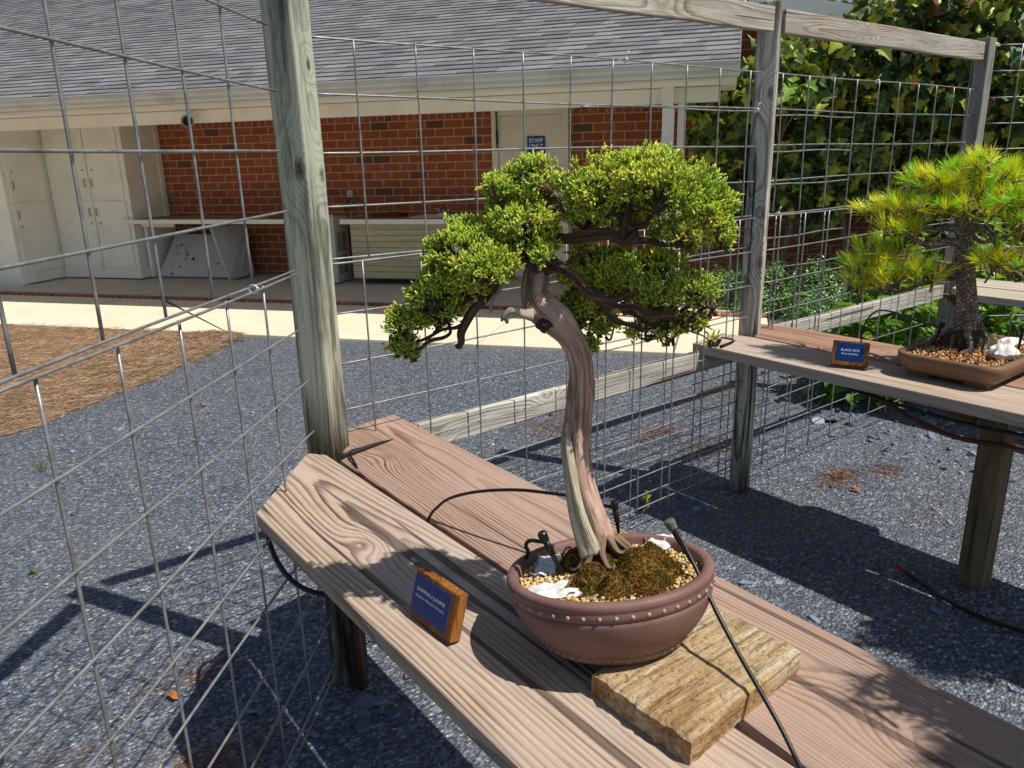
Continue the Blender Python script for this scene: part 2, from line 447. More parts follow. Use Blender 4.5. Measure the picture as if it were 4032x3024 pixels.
# porch beam, soffit, gutter
mb = MB(); hbox(mb, (-16, 7.80, 2.085), (-.14, 7.93, 2.222)); beam = mb.build('beam', cream, house, bevel=.006)
mb = MB(); hbox(mb, (-16, 7.788, 2.196), (-.14, 7.80, 2.216)); mb.build('moulding', white, beam)
mb = MB(); hbox(mb, (-16, 7.32, 2.224), (0, 9.9, 2.25)); mb.build('soffit', cream, house)
mb = MB(); hbox(mb, (-16, 7.335, 2.252), (.01, 7.36, 2.37)); mb.build('fascia', white, house)
prof = [(7.33, 2.262), (7.27, 2.262), (7.255, 2.285), (7.25, 2.315), (7.235, 2.335), (7.225, 2.372), (7.217, 2.374), (7.217, 2.364), (7.226, 2.33), (7.24, 2.31), (7.245, 2.28), (7.262, 2.254), (7.33, 2.254)]
mb = MB(); mb.extrude([H(-16, d, z) for d, z in prof], [q * 16.02 for q in EH])
mb.extrude([H(.02, d, z) for d, z in [(7.332, 2.254), (7.262, 2.254), (7.217, 2.37), (7.332, 2.37)]], [q * .004 for q in EH])
gu = mb.build('gutter', gut, house)
strap = flat('strap_metal', (190, 190, 188), .4)
for k in range(13):
    mb = MB(); hbox(mb, (-12 + k * .99, 7.222, 2.3792), (-11.985 + k * .99, 7.27, 2.3825)); mb.build('gutter_strap', strap, gu)
mb = MB(); hbox(mb, (-16, 7.2145, 2.3705), (.02, 7.2185, 2.381)); mb.build('gutter_lip', flat('lip_highlight', (240, 238, 230), .4), gu)  # gutter lip, whiter than the gutter to paint in its highlight line
# post and downspout
mb = MB(); hbox(mb, (-.522, 7.81, .03), (-.452, 7.91, 2.085)); mb.build('column', white, house, bevel=.006)
mb = MB()
hbox(mb, (-.665, 7.66, 2.04), (-.555, 7.72, 2.262)); hbox(mb, (-.655, 7.66, .12), (-.545, 7.72, 2.04))
mb.extrude([H(-.655, 7.66, .12), H(-.655, 7.72, .12), H(-.655, 7.60, .04), H(-.655, 7.54, .04)], [q * .11 for q in EH])
for k in range(7): hbox(mb, (-.658, 7.655, 1.66 + k * .018), (-.542, 7.665, 1.668 + k * .018))
mb.build('downspout', white, house, bevel=.004)
# door with frame, panels, hinge
mb = MB(); hbox(mb, (-2.90, 9.83, .10), (-2.07, 9.87, 2.13)); door = mb.build('door', doorpaint, house, bevel=.003)
mb = MB()
hbox(mb, (-2.985, 9.80, .08), (-2.905, 9.95, 2.20)); hbox(mb, (-2.065, 9.80, .08), (-1.985, 9.95, 2.20)); hbox(mb, (-2.905, 9.80, 2.135), (-2.065, 9.95, 2.20))
mb.build('frame', doorpaint, door, bevel=.004)
mb = MB()
for i, s0 in enumerate((-2.80, -2.43)):
    for z0, z1 in ((1.83, 2.02), (1.02, 1.70), (.25, .86)):
        hbox(mb, (s0, 9.822, z0), (s0 + .27, 9.83, z1)); hbox(mb, (s0 + .035, 9.815, z0 + .035), (s0 + .235, 9.822, z1 - .035))
mb.build('panel', doorpaint, door, bevel=.006)
mb = MB(); hbox(mb, (-2.925, 9.79, 1.80), (-2.895, 9.80, 1.96)); mb.tube([H(-2.91, 9.785, 1.72), H(-2.91, 9.785, 2.19)], .010, 6)
mb.build('hinge', flat('dark_hinge', (58, 46, 36), .4), door)
mb = MB(); mb.lathe([(.0, 0), (.026, .0), (.03, .02), (.02, .045), (0, .05)], 14, M=Matrix((EH, (0, 0, 1), -NH)).transposed().to_3x3() if False else Matrix(((EH[0], 0, -NH[0]), (EH[1], 0, -NH[1]), (0, 1, 0))), c=H(-2.14, 9.82, 1.0))
mb.build('handle', flat('knob_metal', (150, 140, 120), .3, metal=.8), door)
# wing eave seen above the rail
mb = MB()
a, b = (.08, 3.27), (4.2, 2.32)
for (d0, d1, dz0, dz1) in ((9.46, 9.50, -.10, .06),):
    mb.extrude([H(a[0], d0, a[1] + dz0), H(a[0], d0, a[1] + dz1), H(b[0], d0, b[1] + dz1), H(b[0], d0, b[1] + dz0)], [q * (d1 - d0) for q in NH])
mb.extrude([H(a[0], 9.50, a[1] - .06), H(a[0], 9.50, a[1] - .04), H(b[0], 9.50, b[1] - .04), H(b[0], 9.50, b[1] - .06)], [q * .42 for q in NH])
mb.build('rake_board', paint('rake_paint', (226, 228, 226), amt=.12), house)
# shingles: every tab is a slightly lifted slab
m = Mat('shingle', .9, .15); k = m.attr('Col')
sp = m.noise(m.obj(), 300, 2, .8); k = m.mix(m.ramp(sp, [(.4, .35), (.62, 0)]), k, lin(74, 74, 80)); k = m.mix(m.ramp(sp, [(.6, 0), (.75, .5)]), k, lin(206, 206, 212))
k = m.mix(m.ramp(m.noise(m.obj(), 1.2, 4), [(.4, 0), (.7, .35)]), k, lin(110, 110, 118))
shm = m.done(k, m.bump(sp, .003))
mb = MB(); sl = .42; L = math.hypot(1, sl); e0 = .137
for r in range(44):
    t0 = r * e0 / L; s = -15.9 + R.uniform(0, .3)
    while s < .015:
        wd = R.choice((.17, .2, .26, .33)) * R.uniform(.8, 1.2); s1 = min(s + wd, .02)
        lift = R.choice((.004, .006, .009)); g = R.choice((118, 125, 132, 138, 146)) * R.uniform(.97, 1.03)
        c = tuple(q * 1.0 for q in lin(g, g, g * 1.02)[:3])
        sk_ = .03
        d0 = 7.272 + t0; d1 = d0 + (e0 + .03) / L; z0 = 2.391 + t0 * sl; z1 = z0 + (d1 - d0) * sl - .008
        if s1 - s > .01:
            mb.add([H(s, d0, z0), H(s1, d0, z0), H(s1, d0, z0 + lift), H(s, d0, z0 + lift), H(s + sk_, d1, z1 + .001), H(min(s1 + sk_, .02), d1, z1 + .001)],
                   [(0, 1, 2, 3), (3, 2, 5, 4)], c)
        s = s1 + .0012
roof = mb.build('roof', shm, house, attrs=True)
mb = MB(); mb.extrude([H(-16, 7.262, 2.366), H(-16, 7.262, 2.378), H(-16, 13.2, 2.378 + 5.94 * sl), H(-16, 13.2, 2.366 + 5.94 * sl)], [q * 16.016 for q in EH])
mb.build('roof_deck', flat('roof_felt', (46, 46, 50), .9), roof)

# ------------------------------------------------------------------ porch furniture
def cab_handle(mb, s, d, z, along='s', out=-1):
    o = .028 * out
    f = (lambda a, zz: H(s, d + a, zz)) if along == 's' else (lambda a, zz: H(s - a, d, zz))
    mb.tube([f(0, z - .05), f(o, z - .045), f(o, z + .045), f(0, z + .05)], .006, 6)
steel = flat('dark_steel', (92, 88, 82), .35, metal=.7)
cab = thing('tall_cabinet', 'tall cream double door cabinet at the back of the porch beside the brick wall', 'cabinet', H(-8.8, 9.5, .08), 'cream porch cabinets')
mb = MB(); hbox(mb, (-9.42, 9.11, .2), (-8.09, 9.86, 2.215)); hbox(mb, (-9.42, 9.08, .085), (-8.06, 9.86, .2)); mb.build('body', cream, cab, bevel=.004)
for i, (a, b) in enumerate(((-9.24, -8.72), (-8.70, -8.16))):
    for z0, z1, hz, kz in ((.235, 1.17, 1.02, .86), (1.205, 2.19, 1.42, 1.6)):
        mb = MB(); hbox(mb, (a, 9.09, z0), (b, 9.108, z1)); dr = mb.build('door', cream, cab, bevel=.003)
        mb = MB(); cab_handle(mb, b - .05 if i == 0 else a + .05, 9.09, hz); mb.build('handle', steel, dr)
        mb = MB(); mb.box(H(b - .07 if i == 0 else a + .07, 9.087, kz), (.02, .006, .02), M=MH); mb.build('lock', steel, dr)
mb = MB(); hbox(mb, (-8.088, 9.78, .9), (-8.07, 9.86, 2.21)); hbox(mb, (-8.088, 9.11, .9), (-8.078, 9.2, 2.21)); mb.build('trim', white, cab)
cab2 = thing('tall_cabinet', 'tall cream single door cabinet standing sideways at the far left porch end', 'cabinet', H(-9.7, 8.8, .08), 'cream porch cabinets')
mb = MB(); hbox(mb, (-10.1, 8.502, .2), (-9.45, 9.16, 2.215)); hbox(mb, (-10.1, 8.39, .085), (-9.435, 9.16, .2)); hbox(mb, (-9.458, 8.376, .2), (-9.446, 8.502, 2.215)); mb.build('body', cream, cab2, bevel=.004)
for z0, z1, hz, kz in ((.235, 1.17, 1.02, .86), (1.205, 2.19, 1.42, 1.6)):
    mb = MB(); hbox(mb, (-9.45, 8.46, z0), (-9.432, 9.03, z1)); dr = mb.build('door', cream, cab2, bevel=.003)
    mb = MB(); cab_handle(mb, -9.432, 8.5, hz, 'd', -1); mb.build('handle', steel, dr)
    mb = MB(); mb.box(H(-9.43, 8.53, kz), (.006, .02, .02), M=MH); mb.build('lock', steel, dr)
# long counter with leaning boards below
ctop = m_conc('laminate_top', (150, 128, 104), (134, 112, 90), 6)
ct = thing('work_counter', 'long cream edged counter on the brick wall beside the tall cabinet', 'counter', H(-7, 9.5, .08))
mb = MB(); hbox(mb, (-8.065, 9.04, .872), (-5.2, 9.86, .915)); top = mb.build('countertop', ctop, ct, bevel=.004)
mb = MB(); hbox(mb, (-8.2, 9.018, .858), (-5.2, 9.038, .917)); mb.build('edge_strip', white, top, bevel=.003)
mb = MB(); hbox(mb, (-8.05, 9.25, .085), (-8.0, 9.85, .87)); hbox(mb, (-8.05, 9.2, .8), (-7.5, 9.24, .87)); mb.build('support', cream, ct)
def scuffed():
    m = Mat('scuffed_white', .5, .4); o = m.obj()
    k = m.mix(m.ramp(m.noise(o, 7, 5, .7), [(.4, 0), (.8, .5)]), lin(206, 204, 200), lin(170, 164, 154))
    d = m.noise(m.map(o, (3, 1, 2), sc=(1, 1, 1.2)), 9, 4, .6)
    g = m.noise(o, 2.2, 2)
    k = m.mix(m.math('MULTIPLY', m.ramp(d, [(.60, 0), (.63, 1)]), m.ramp(g, [(.48, 0), (.52, 1)])), k, lin(52, 44, 34))
    return m.done(k)
mb = MB(); A = [H(-7.98, 9.30, .09), H(-6.62, 9.30, .09), H(-6.62, 9.66, .66), H(-7.86, 9.66, .66)]
mb.extrude(A, (NH[0] * .02, NH[1] * .02, -.012)); tag(mb.build('scuffed_board', scuffed(), bevel=.006), 'wide scuffed white board leaning under the long counter', 'board')
mb = MB(); A = [H(-6.66, 9.12, .09), H(-6.62, 9.66, .09), H(-6.70, 9.66, .80), H(-6.86, 9.12, .80)]
mb.extrude(A, [q * .025 for q in EH]); tag(mb.build('white_panel', flat('panel_white', (200, 198, 194), .5)), 'narrow plain white panel standing upright under the counter end', 'board')
# sink counter
sc_ = thing('sink_counter', 'counter clad in ribbed yellowish siding with a sink, left of the door', 'counter', H(-3.9, 9.4, .08))
def m_siding():
    m = Mat('ribbed_siding', .55, .3); o = m.obj(); z = m.sep(o)[2]
    k = m.mix(m.ramp(m.noise(m.map(o, sc=(1, 1, 14)), 2, 4), [(.4, 0), (.7, 1)]), lin(206, 198, 160), lin(182, 174, 142))
    g = m.math('FRACT', m.math('DIVIDE', z, .078))
    k = m.mix(m.ramp(g, [(0, .8), (.06, .75), (.1, 0)]), k, lin(74, 68, 50))
    return m.done(k, m.bump(g, .006))
mb = MB(); hbox(mb, (-4.72, 9.1, .15), (-3.05, 9.86, .855)); body = mb.build('body', m_siding(), sc_)
dull = flat('dull_metal', (150, 146, 136), .4)
for s in (-4.66, -3.9, -3.12): mb = MB(); hbox(mb, (s, 9.2, .082), (s + .05, 9.25, .15)); mb.build('foot', dull, sc_)
mb = MB(); hbox(mb, (-4.84, 9.02, .872), (-3.0, 9.86, .914)); top = mb.build('countertop', ctop, sc_, bevel=.003)
mb = MB()
hbox(mb, (-4.80, 9.0, .857), (-3.0, 9.018, .916)); mb.extrude([H(-4.80, 9.0, .857), H(-4.86, 9.06, .857), H(-4.86, 9.8, .857), H(-4.842, 9.8, .857), H(-4.842, 9.06, .857), H(-4.80, 9.018, .857)], (0, 0, .059))
mb.build('edge_strip', white, top)
sinkw = flat('sink_enamel', (216, 212, 204), .25, .5)
mb = MB(); hbox(mb, (-3.95, 9.25, .914), (-3.36, 9.30, .926)); hbox(mb, (-3.95, 9.70, .914), (-3.36, 9.78, .926)); hbox(mb, (-3.95, 9.30, .914), (-3.9, 9.70, .926)); hbox(mb, (-3.41, 9.30, .914), (-3.36, 9.70, .926)); hbox(mb, (-3.9, 9.3, .9142), (-3.41, 9.7, .918))
sk1 = mb.build('sink', sinkw, sc_)
mb = MB()
hbox(mb, (-3.74, 9.72, .926), (-3.58, 9.76, .945)); mb.tube([H(-3.66, 9.74, .94), H(-3.66, 9.74, 1.0), H(-3.66, 9.66, 1.02), H(-3.66, 9.58, .99)], .011, 8, sub=3)
for s in (-3.73, -3.59):
    mb.lathe([(.016, 0), (.018, .03), (.012, .05), (0, .052)], 10, c=H(s, 9.74, .945)); mb.tube([H(s, 9.74, .99), H(s + (.05 if s > -3.66 else -.05), 9.71, 1.005)], .008, 6)
mb.build('faucet', flat('chrome', (190, 190, 190), .15, .5, 1), sk1)
tr = thing('red_tray', 'shallow red tray holding green tools beside the sink', 'tray', H(-4.3, 9.5, .915))
mb = MB(); hbox(mb, (-4.52, 9.36, .9155), (-4.12, 9.62, .925))
for a, b in (((-4.52, 9.36, .925), (-4.12, 9.37, .955)), ((-4.52, 9.61, .925), (-4.12, 9.62, .955)), ((-4.52, 9.37, .925), (-4.51, 9.61, .955)), ((-4.13, 9.37, .925), (-4.12, 9.61, .955))): hbox(mb, a, b)
mb.build('tray_body', flat('tray_red', (120, 26, 22), .4), tr)
mb = MB()
for k in range(7): mb.tube([H(-4.46 + .03 * k, 9.42 + .02 * (k % 3), .95), H(-4.3 + .02 * k, 9.5 - .03 * (k % 2), .972), H(-4.18, 9.44 + .02 * k, .955)], .007, 6, sub=3)
mb.build('tools', flat('tool_green', (46, 96, 52), .4), tr)
# drinking fountain
fo = thing('drinking_fountain', 'grey metal drinking fountain with side vents between the two counters', 'drinking fountain', H(-5.0, 9.3, .08))
grey = flat('fountain_grey', (198, 196, 184), .45)
mb = MB(); hbox(mb, (-5.33, 9.06, .085), (-4.935, 9.45, .95)); mb.build('cabinet_body', grey, fo, bevel=.006)
vd = flat('vent_dark', (34, 33, 32), .6)
for z0 in (.2, .5):
    mb = MB()
    for c in range(2):
        for k in range(9): hbox(mb, (-4.936, 9.12 + c * .13, z0 + k * .027), (-4.933, 9.22 + c * .13, z0 + .013 + k * .027))
    mb.build('vent_grille', vd, fo)
mb = MB(); hbox(mb, (-5.35, 9.04, .951), (-4.92, 9.47, .975)); mb.build('basin', flat('steel_top', (176, 168, 150), .25, metal=.8), fo, bevel=.008)
mb = MB(); mb.lathe([(.02, 0), (.024, .03), (.014, .05), (.018, .08), (0, .085)], 12, c=H(-5.2, 9.3, .975)); mb.tube([H(-5.2, 9.3, 1.04), H(-5.21, 9.28, 1.11), H(-5.19, 9.26, 1.12)], .014, 8, sub=3)
mb.build('bubbler', flat('bubbler_steel', (190, 182, 170), .25, metal=.6), fo)
# sockets, lamp, sign
def socket(s, z, label):
    t = thing('wall_socket', label, 'socket', H(s, 9.87, z), 'sockets on the porch wall')
    mb = MB(); hbox(mb, (s - .045, 9.86, z - .07), (s + .045, 9.879, z + .07)); mb.build('cover', flat('socket_cover', (150, 142, 124), .4), t, bevel=.005)
    op = flat('outlet_plastic', (88, 80, 66), .4)
    for k in (-.03, .03): mb = MB(); hbox(mb, (s - .018, 9.856, z + k - .018), (s + .018, 9.862, z + k + .018)); mb.build('outlet', op, t)
    return t
socket(-8.0, 1.19, 'bare metal wall socket next to the tall cabinet')
t = socket(-5.05, 1.17, 'wall socket with a black cable plugged in above the drinking fountain')
mb = MB(); hbox(mb, (-5.1, 9.815, 1.15), (-5.02, 9.856, 1.25)); mb.build('flip_cover', flat('cover_white', (206, 202, 192), .4), t, bevel=.008)
mb = MB(); mb.tube([H(-5.06, 9.83, 1.15), H(-5.08, 9.8, 1.08), H(-5.1, 9.78, .9), H(-5.1, 9.8, .5)], .008, 6, sub=3); mb.build('cable', flat('black_cable', (22, 22, 22), .5), t)
la = thing('flood_lamp', 'round flood lamp hanging under the cream porch beam', 'lamp', H(-5.94, 7.79, 2.2))
Mx = Matrix(((EH[0], 0, -NH[0]), (EH[1], 0, -NH[1]), (0, 1, 0))) @ Matrix.Rotation(.45, 3, 'Y')
mb = MB(); mb.lathe([(.028, -.14), (.034, -.05), (.066, 0), (.07, .015), (.062, .016), (.05, -.01), (.03, -.03)], 24, M=Mx, c=H(-5.86, 7.66, 2.095)); mb.build('lamp_shade', flat('lamp_grey', (158, 150, 144), .4), la)
mb = MB(); mb.lathe([(.0, -.012), (.05, -.008), (.05, -.02), (0, -.03)], 20, M=Mx, c=H(-5.86, 7.66, 2.095)); mb.build('lens', flat('lens_dark', (30, 30, 32), .15, .6), la)
mb = MB(); mb.tube([H(-5.88, 7.76, 2.09), H(-5.91, 7.74, 2.15), H(-5.92, 7.786, 2.18)], .012, 8, sub=3); mb.build('bracket', flat('bracket_grey', (130, 124, 116), .4), la)

def text(body, name, mat, loc, rot, size, parent, align='CENTER', off=0):
    c = bpy.data.curves.new(name, 'FONT'); c.body = body; c.size = size; c.align_x = align; c.align_y = 'CENTER'; c.offset = off
    c.materials.append(mat); tmp = link(bpy.data.objects.new(name, c)); bpy.context.view_layer.update()
    me = bpy.data.meshes.new_from_object(tmp.evaluated_get(bpy.context.evaluated_depsgraph_get())); bpy.data.objects.remove(tmp); bpy.data.curves.remove(c)
    me.name = name
    if not me.materials: me.materials.append(mat)
    o = link(bpy.data.objects.new(name, me)); o.parent = parent
    o.matrix_parent_inverse = Matrix.Identity(4)
    o.matrix_basis = Matrix.Translation(Vector(loc) - Vector(origin(parent))) @ rot.to_4x4()
    return o
sgw = flat('sign_white', (240, 240, 238), .4, var=.02); sgb = flat('sign_blue', (18, 76, 168), .35, var=.04)
si = thing('staff_only_sign', 'blue STAFF ONLY sign fixed to the cream porch door', 'sign', H(-2.40, 9.81, 1.81))
mb = MB(); hbox(mb, (-2.515, 9.804, 1.67), (-2.285, 9.812, 1.88)); mb.build('plate', sgb, si, bevel=.003)
RH = Matrix(((EH[0], 0, -NH[0]), (EH[1], 0, -NH[1]), (0, 1, 0)))
text('STAFF', 'lettering', sgw, H(-2.40, 9.8025, 1.824), RH, .068, si, off=.0016)
text('ONLY', 'lettering', sgw, H(-2.40, 9.8025, 1.757), RH, .068, si, off=.0016)
for s in (-2.495, -2.305): mb = MB(); mb.box(H(s, 9.803, 1.863), (.012, .004, .012), M=MH); mb.build('screw', steel, si)
# ------------------------------------------------------------------ fence
fence = thing('wire_fence', 'weathered wooden post and rail fence with welded wire panels behind the juniper', 'fence', (2.0, 2.1, 0))
FO = origin(fence)
gl = lin(238, 232, 216); gd = lin(74, 72, 64)
def post(x, y, rz, top, mat, parent, label=None, name='post'):
    mb = MB(); mb.box((x, y, top / 2 - .1), (.089, .089, top + .2), rz=rz)
    # worn top edge
    o = mb.build(name, mat, parent, bevel=.006, seg=2)
    me = o.data; bm = bmesh.new(); bm.from_mesh(me)
    bmesh.ops.subdivide_edges(bm, edges=[e for e in bm.edges if abs(e.verts[0].co.z - e.verts[1].co.z) > 1], cuts=40)
    for v in bm.verts:
        k = mnoise.noise(Vector((v.co.x * 9 + x * 7, v.co.y * 9, v.co.z * 1.6))) * .004
        v.co.x += k; v.co.y += mnoise.noise(Vector((v.co.x * 7, v.co.y * 9 + 5, v.co.z * 2.1 + x))) * .004
    bm.to_mesh(me); bm.free()
    if label: o['label'] = label
    return o
P1, P2, P3 = (.845, 2.02), (3.025, 2.115), (5.13, 2.12)
pm1 = wood('post_wood_green', lin(222, 218, 198), lin(84, 82, 70), 'Z', x0=P1[0] - FO[0] + .02, z0=P1[1] - FO[1] + .03, tilt=(.015, .006), freq=95, wob=.006, seed=3, knot_amt=.9,
           knots=[(1.60, P1[0] - FO[0] - .025, P1[1] - FO[1] - .045, .05, 5.5), (1.585, P1[0] - FO[0] + .045, P1[1] - FO[1] - .02, .035, 3.5), (1.86, P1[0] - FO[0] + .035, P1[1] - FO[1] - .03, .028, 3.5)],
           stain=lin(46, 46, 40), stain_amt=.78, ring=.95, crack=.8, fibre=1.5, end_dark=(1.02, .80, lin(34, 28, 20)), grey=lin(178, 184, 162))
pm2 = wood('post_wood_grey', gl, gd, 'Z', x0=P2[0] - FO[0] + .02, z0=P2[1] - FO[1] + .02, tilt=(.012, .008), freq=80, wob=.008, seed=8, knot_amt=.85,
           knots=[(1.86, P2[0] - FO[0] - .03, P2[1] - FO[1] - .045, .04, 4), (1.36, P2[0] - FO[0] - .045, P2[1] - FO[1] - .03, .04, 4), (1.14, P2[0] - FO[0] - .02, P2[1] - FO[1] - .045, .045, 4)],
           stain=lin(46, 48, 44), stain_amt=.8, ring=1.0, crack=.9, fibre=1.4, end_dark=(.30, 0, lin(60, 46, 30)), grey=lin(206, 202, 188))
pm3 = wood('post_wood_dark', lin(196, 190, 178), lin(80, 78, 72), 'Z', x0=P3[0] - FO[0] + .01, z0=P3[1] - FO[1] + .02, freq=80, seed=13, stain=lin(60, 64, 60), stain_amt=.5, ring=.5, crack=.8, grey=lin(140, 142, 136))
post(*P1, math.radians(34), 2.23, pm1, fence, 'greenish weathered post with a dark knot and blackened foot')
post(*P2, math.radians(27), 2.222, pm2, fence, 'grey cracked post with three knots')
post(*P3, math.radians(0), 2.222, pm3, fence, 'dark grey post behind the pine')
rl = dict(axis='X', freq=85, crack=.75, ring=.9, knot_amt=.8, stain=lin(112, 104, 92), stain_amt=.5, grey=lin(178, 174, 164))
rm1 = wood('rail_wood', lin(212, 204, 188), lin(120, 106, 88), x0=.02, z0=2.14, seed=21, tilt=(.02, .012), knots=[(.28, 0, 2.15, .05, 5), (-.25, 0, 2.16, .05, 4)], **rl)
rm2 = wood('rail_wood_warm', lin(206, 192, 176), lin(114, 98, 84), x0=.02, z0=2.12, seed=25, tilt=(.02, -.012), knots=[(1.75, 0, 2.165, .045, 5)], **rl)
rm3 = wood('rail_wood_pale', lin(224, 222, 210), lin(140, 130, 114), x0=.02, z0=.68, seed=31, tilt=(.015, .01), knots=[(-.22, 0, .735, .035, 4), (-.72, 0, .70, .03, 4)], **rl)
rm4 = wood('rail_wood_pale', lin(226, 224, 212), lin(146, 136, 120), x0=.02, z0=.70, seed=37, tilt=(.02, .02), knots=[(1.9, 0, .72, .06, 5)], **rl)
def rail(x0, x1, y, z0, z1, mat, parent, ny=0):
    mb = MB(); n = 24
    vs = []
    for i in range(n + 1):
        x = x0 + (x1 - x0) * i / n; yy = y + ny * i / n
        a = mnoise.noise(Vector((x * 2.3, z0 * 3, 1))) * .005; b = mnoise.noise(Vector((x * 2.3, z0 * 3, 7))) * .004
        vs += [(x, yy - .019, z0 + a), (x, yy - .019, z1 + b), (x, yy + .019, z1 + b), (x, yy + .019, z0 + a)]
    fs = [(i * 4 + k, i * 4 + (k + 1) % 4, i * 4 + 4 + (k + 1) % 4, i * 4 + 4 + k) for i in range(n) for k in range(4)] + [(3, 2, 1, 0), tuple(n * 4 + k for k in range(4))]
    mb.add(vs, fs); return mb.build('rail', mat, parent, bevel=.005)
rail(.905, 2.972, 2.075, 2.098, 2.192, rm1, fence)
rail(3.078, 5.08, 2.095, 2.10, 2.197, rm2, fence, .02)
rail(.90, 2.97, 2.135, .672, .765, rm3, fence)
rail(3.08, 5.08, 2.15, .70, .79, rm4, fence)
def m_wire():
    m = Mat('galvanised_wire', .42, .5, .45); o = m.obj()
    k = m.mix(m.ramp(m.noise(o, 18, 4, .7), [(.4, 0), (.7, 1)]), lin(160, 161, 160), lin(116, 116, 112))
    k = m.mix(m.ramp(m.noise(o, 7, 5, .7), [(.58, 0), (.70, .8)]), k, lin(126, 84, 56))
    return m.done(k)
wire = m_wire()
WR = .0031
def panel(A, B, xs, zs, z0, z1, parent, off=.0, name='wire_panel', h_ends=(0, 0)):
    """welded wire sheet between plan points A and B: uprights at distances xs, level wires at heights zs"""
    A = np.array([*A, 0.]); B = np.array([*B, 0.]); L = np.linalg.norm(B - A); e = (B - A) / L; n = np.array([-e[1], e[0], 0]) * 1
    mb = MB()
    jit = lambda s=.004: R.uniform(-s, s)
    for x in xs:
        p = A + e * x + n * (off - WR)
        a = jit(); b = jit()
        mb.tube([tuple(p + e * a + (0, 0, z0)), tuple(p + e * (a + b) * .3 + n * jit(.003) + (0, 0, (z0 + z1) / 2)), tuple(p + e * b + (0, 0, z1))], WR, 6, sub=4)
    for z in zs:
        p = A + n * (off + WR); k = 10
        ph = R.uniform(0, 6)
        pts = [tuple(p + e * (h_ends[0] + (L - h_ends[0] - h_ends[1]) * i / k) + n * .003 * math.sin(ph + i * .9) + (0, 0, z + .003 * math.sin(ph * 2 + i * .7))) for i in range(k + 1)]
        mb.tube(pts, WR, 6, sub=2)
    return mb.build(name, wire, parent)
ZU = [1.945 - .15 * i for i in range(5)]
ZL = [1.337 - .15 * i for i in range(9)]
A, B = (.89, 2.085), (2.962, 2.095)
panel(A, B, [.167 + .2025 * i for i in range(10)], ZU, 1.345, 1.945, fence)
panel(A, B, [.14 + .2025 * i for i in range(10)], ZL[:1] + ZL[1:], .10, 1.337, fence, off=-.012)
panel((1.95, 2.12), (2.968, 2.122), [.09 + .2025 * i for i in range(5)], [1.79, 1.34, 1.2, 1.05, .9, .77, .62, .47, .32, .17], .08, 1.34, fence, off=0)
A, B = (3.07, 2.10), (5.09, 2.12)
panel(A, B, [.05 + .2095 * i for i in range(10)], ZU, 1.345, 1.945, fence)
panel(A, B, [.09 + .2095 * i for i in range(10)], ZL, .10, 1.337, fence, off=-.012)
panel((3.07, 2.13), (3.80, 2.135), [.12 + .2095 * i for i in range(3)], [1.775, 1.62, 1.472, 1.33, 1.23, 1.08, .93, .78, .63, .48, .33], .2, 1.33, fence)
# wire ties
tiem = flat('tie_white', (226, 226, 224), .35, metal=.3)
def ring(mb, c, ax, r=.0085, t=.0016):
    ax = Vector(ax).normalized(); u = ax.orthogonal().normalized(); v = ax.cross(u)
    pts = [Vector(c) + (u * math.cos(a) + v * math.sin(a)) * r for a in np.linspace(0, 2 * PI, 13)]
    mb.tube(pts, t, 5); 
for x, z in ((2.13, 1.947), (2.93, 1.79), (3.14, 1.345), (3.86, 1.342), (3.9, 1.942), (1.35, 1.341)):
    mb = MB(); ring(mb, (x, 2.088, z), (1, 0, 0)); ring(mb, (x + .006, 2.088, z), (1, .2, 0)); mb.tube([(x, 2.085, z + .008), (x + .008, 2.08, z + .026), (x + .016, 2.08, z + .03)], .0016, 5); mb.build('wire_tie', tiem, fence)

fence2 = thing('wire_fence', 'welded wire fence run at the left, turning away from the green post towards the camera', 'fence', (0, 1, 0))
DL = np.array([.685, .728])
p1 = np.array(P1) - DL * .078 + np.array([-.02, .01]); far = np.array(P1) - DL * 2.13
P0 = tuple(far)
t_up = [.909, .719, .529, .322]
ups = [.9 + .195 * i for i in range(1, 6)]
panel(tuple(p1), P0, [.322 - .078, .529 - .078, .719 - .078, .909 - .078] + [.909 - .078 + .2 * i for i in range(1, 6)], [2.095] + ZU, 1.345, 2.095, fence2)
panel(tuple(p1), P0, [.293 - .078, .495 - .078, .697 - .078, .894 - .078, 1.092 - .078] + [1.092 - .078 + .2 * i for i in range(1, 5)], ZL + [.10], .09, 1.337, fence2, off=.012)
mb = MB(); q = np.array(P1) - DL * .38
ring(mb, (q[0], q[1], 1.342), (DL[0], DL[1], 0), .010, .002); ring(mb, (q[0] + .005, q[1] + .004, 1.341), (DL[0], DL[1], .2), .010, .002)
mb.build('wire_tie', flat('tie_grey', (196, 196, 196), .35, metal=.4), fence2)
post(*P0, math.radians(-11), 2.2, pm3, fence2)
mb = MB(); q0 = np.array(P1) - DL * .07; ang = math.atan2(DL[1], DL[0]); c = (q0 + far + DL * .06) / 2
mb.box((c[0], c[1], 2.145), (np.linalg.norm(far + DL * .06 - q0), .038, .09), rz=ang); mb.build('rail', rm1, fence2, bevel=.004)
fence3 = thing('wire_fence', 'welded wire fence run at the far right, beyond the dark post behind the pine', 'fence', (6, 1.4, 0))
panel((5.19, 2.08), (6.9, .78), [.15 + .2 * i for i in range(10)], [2.19 - .147 * i for i in range(15)], .05, 2.19, fence3)
fence['group'] = fence2['group'] = fence3['group'] = 'runs of the wire fence'

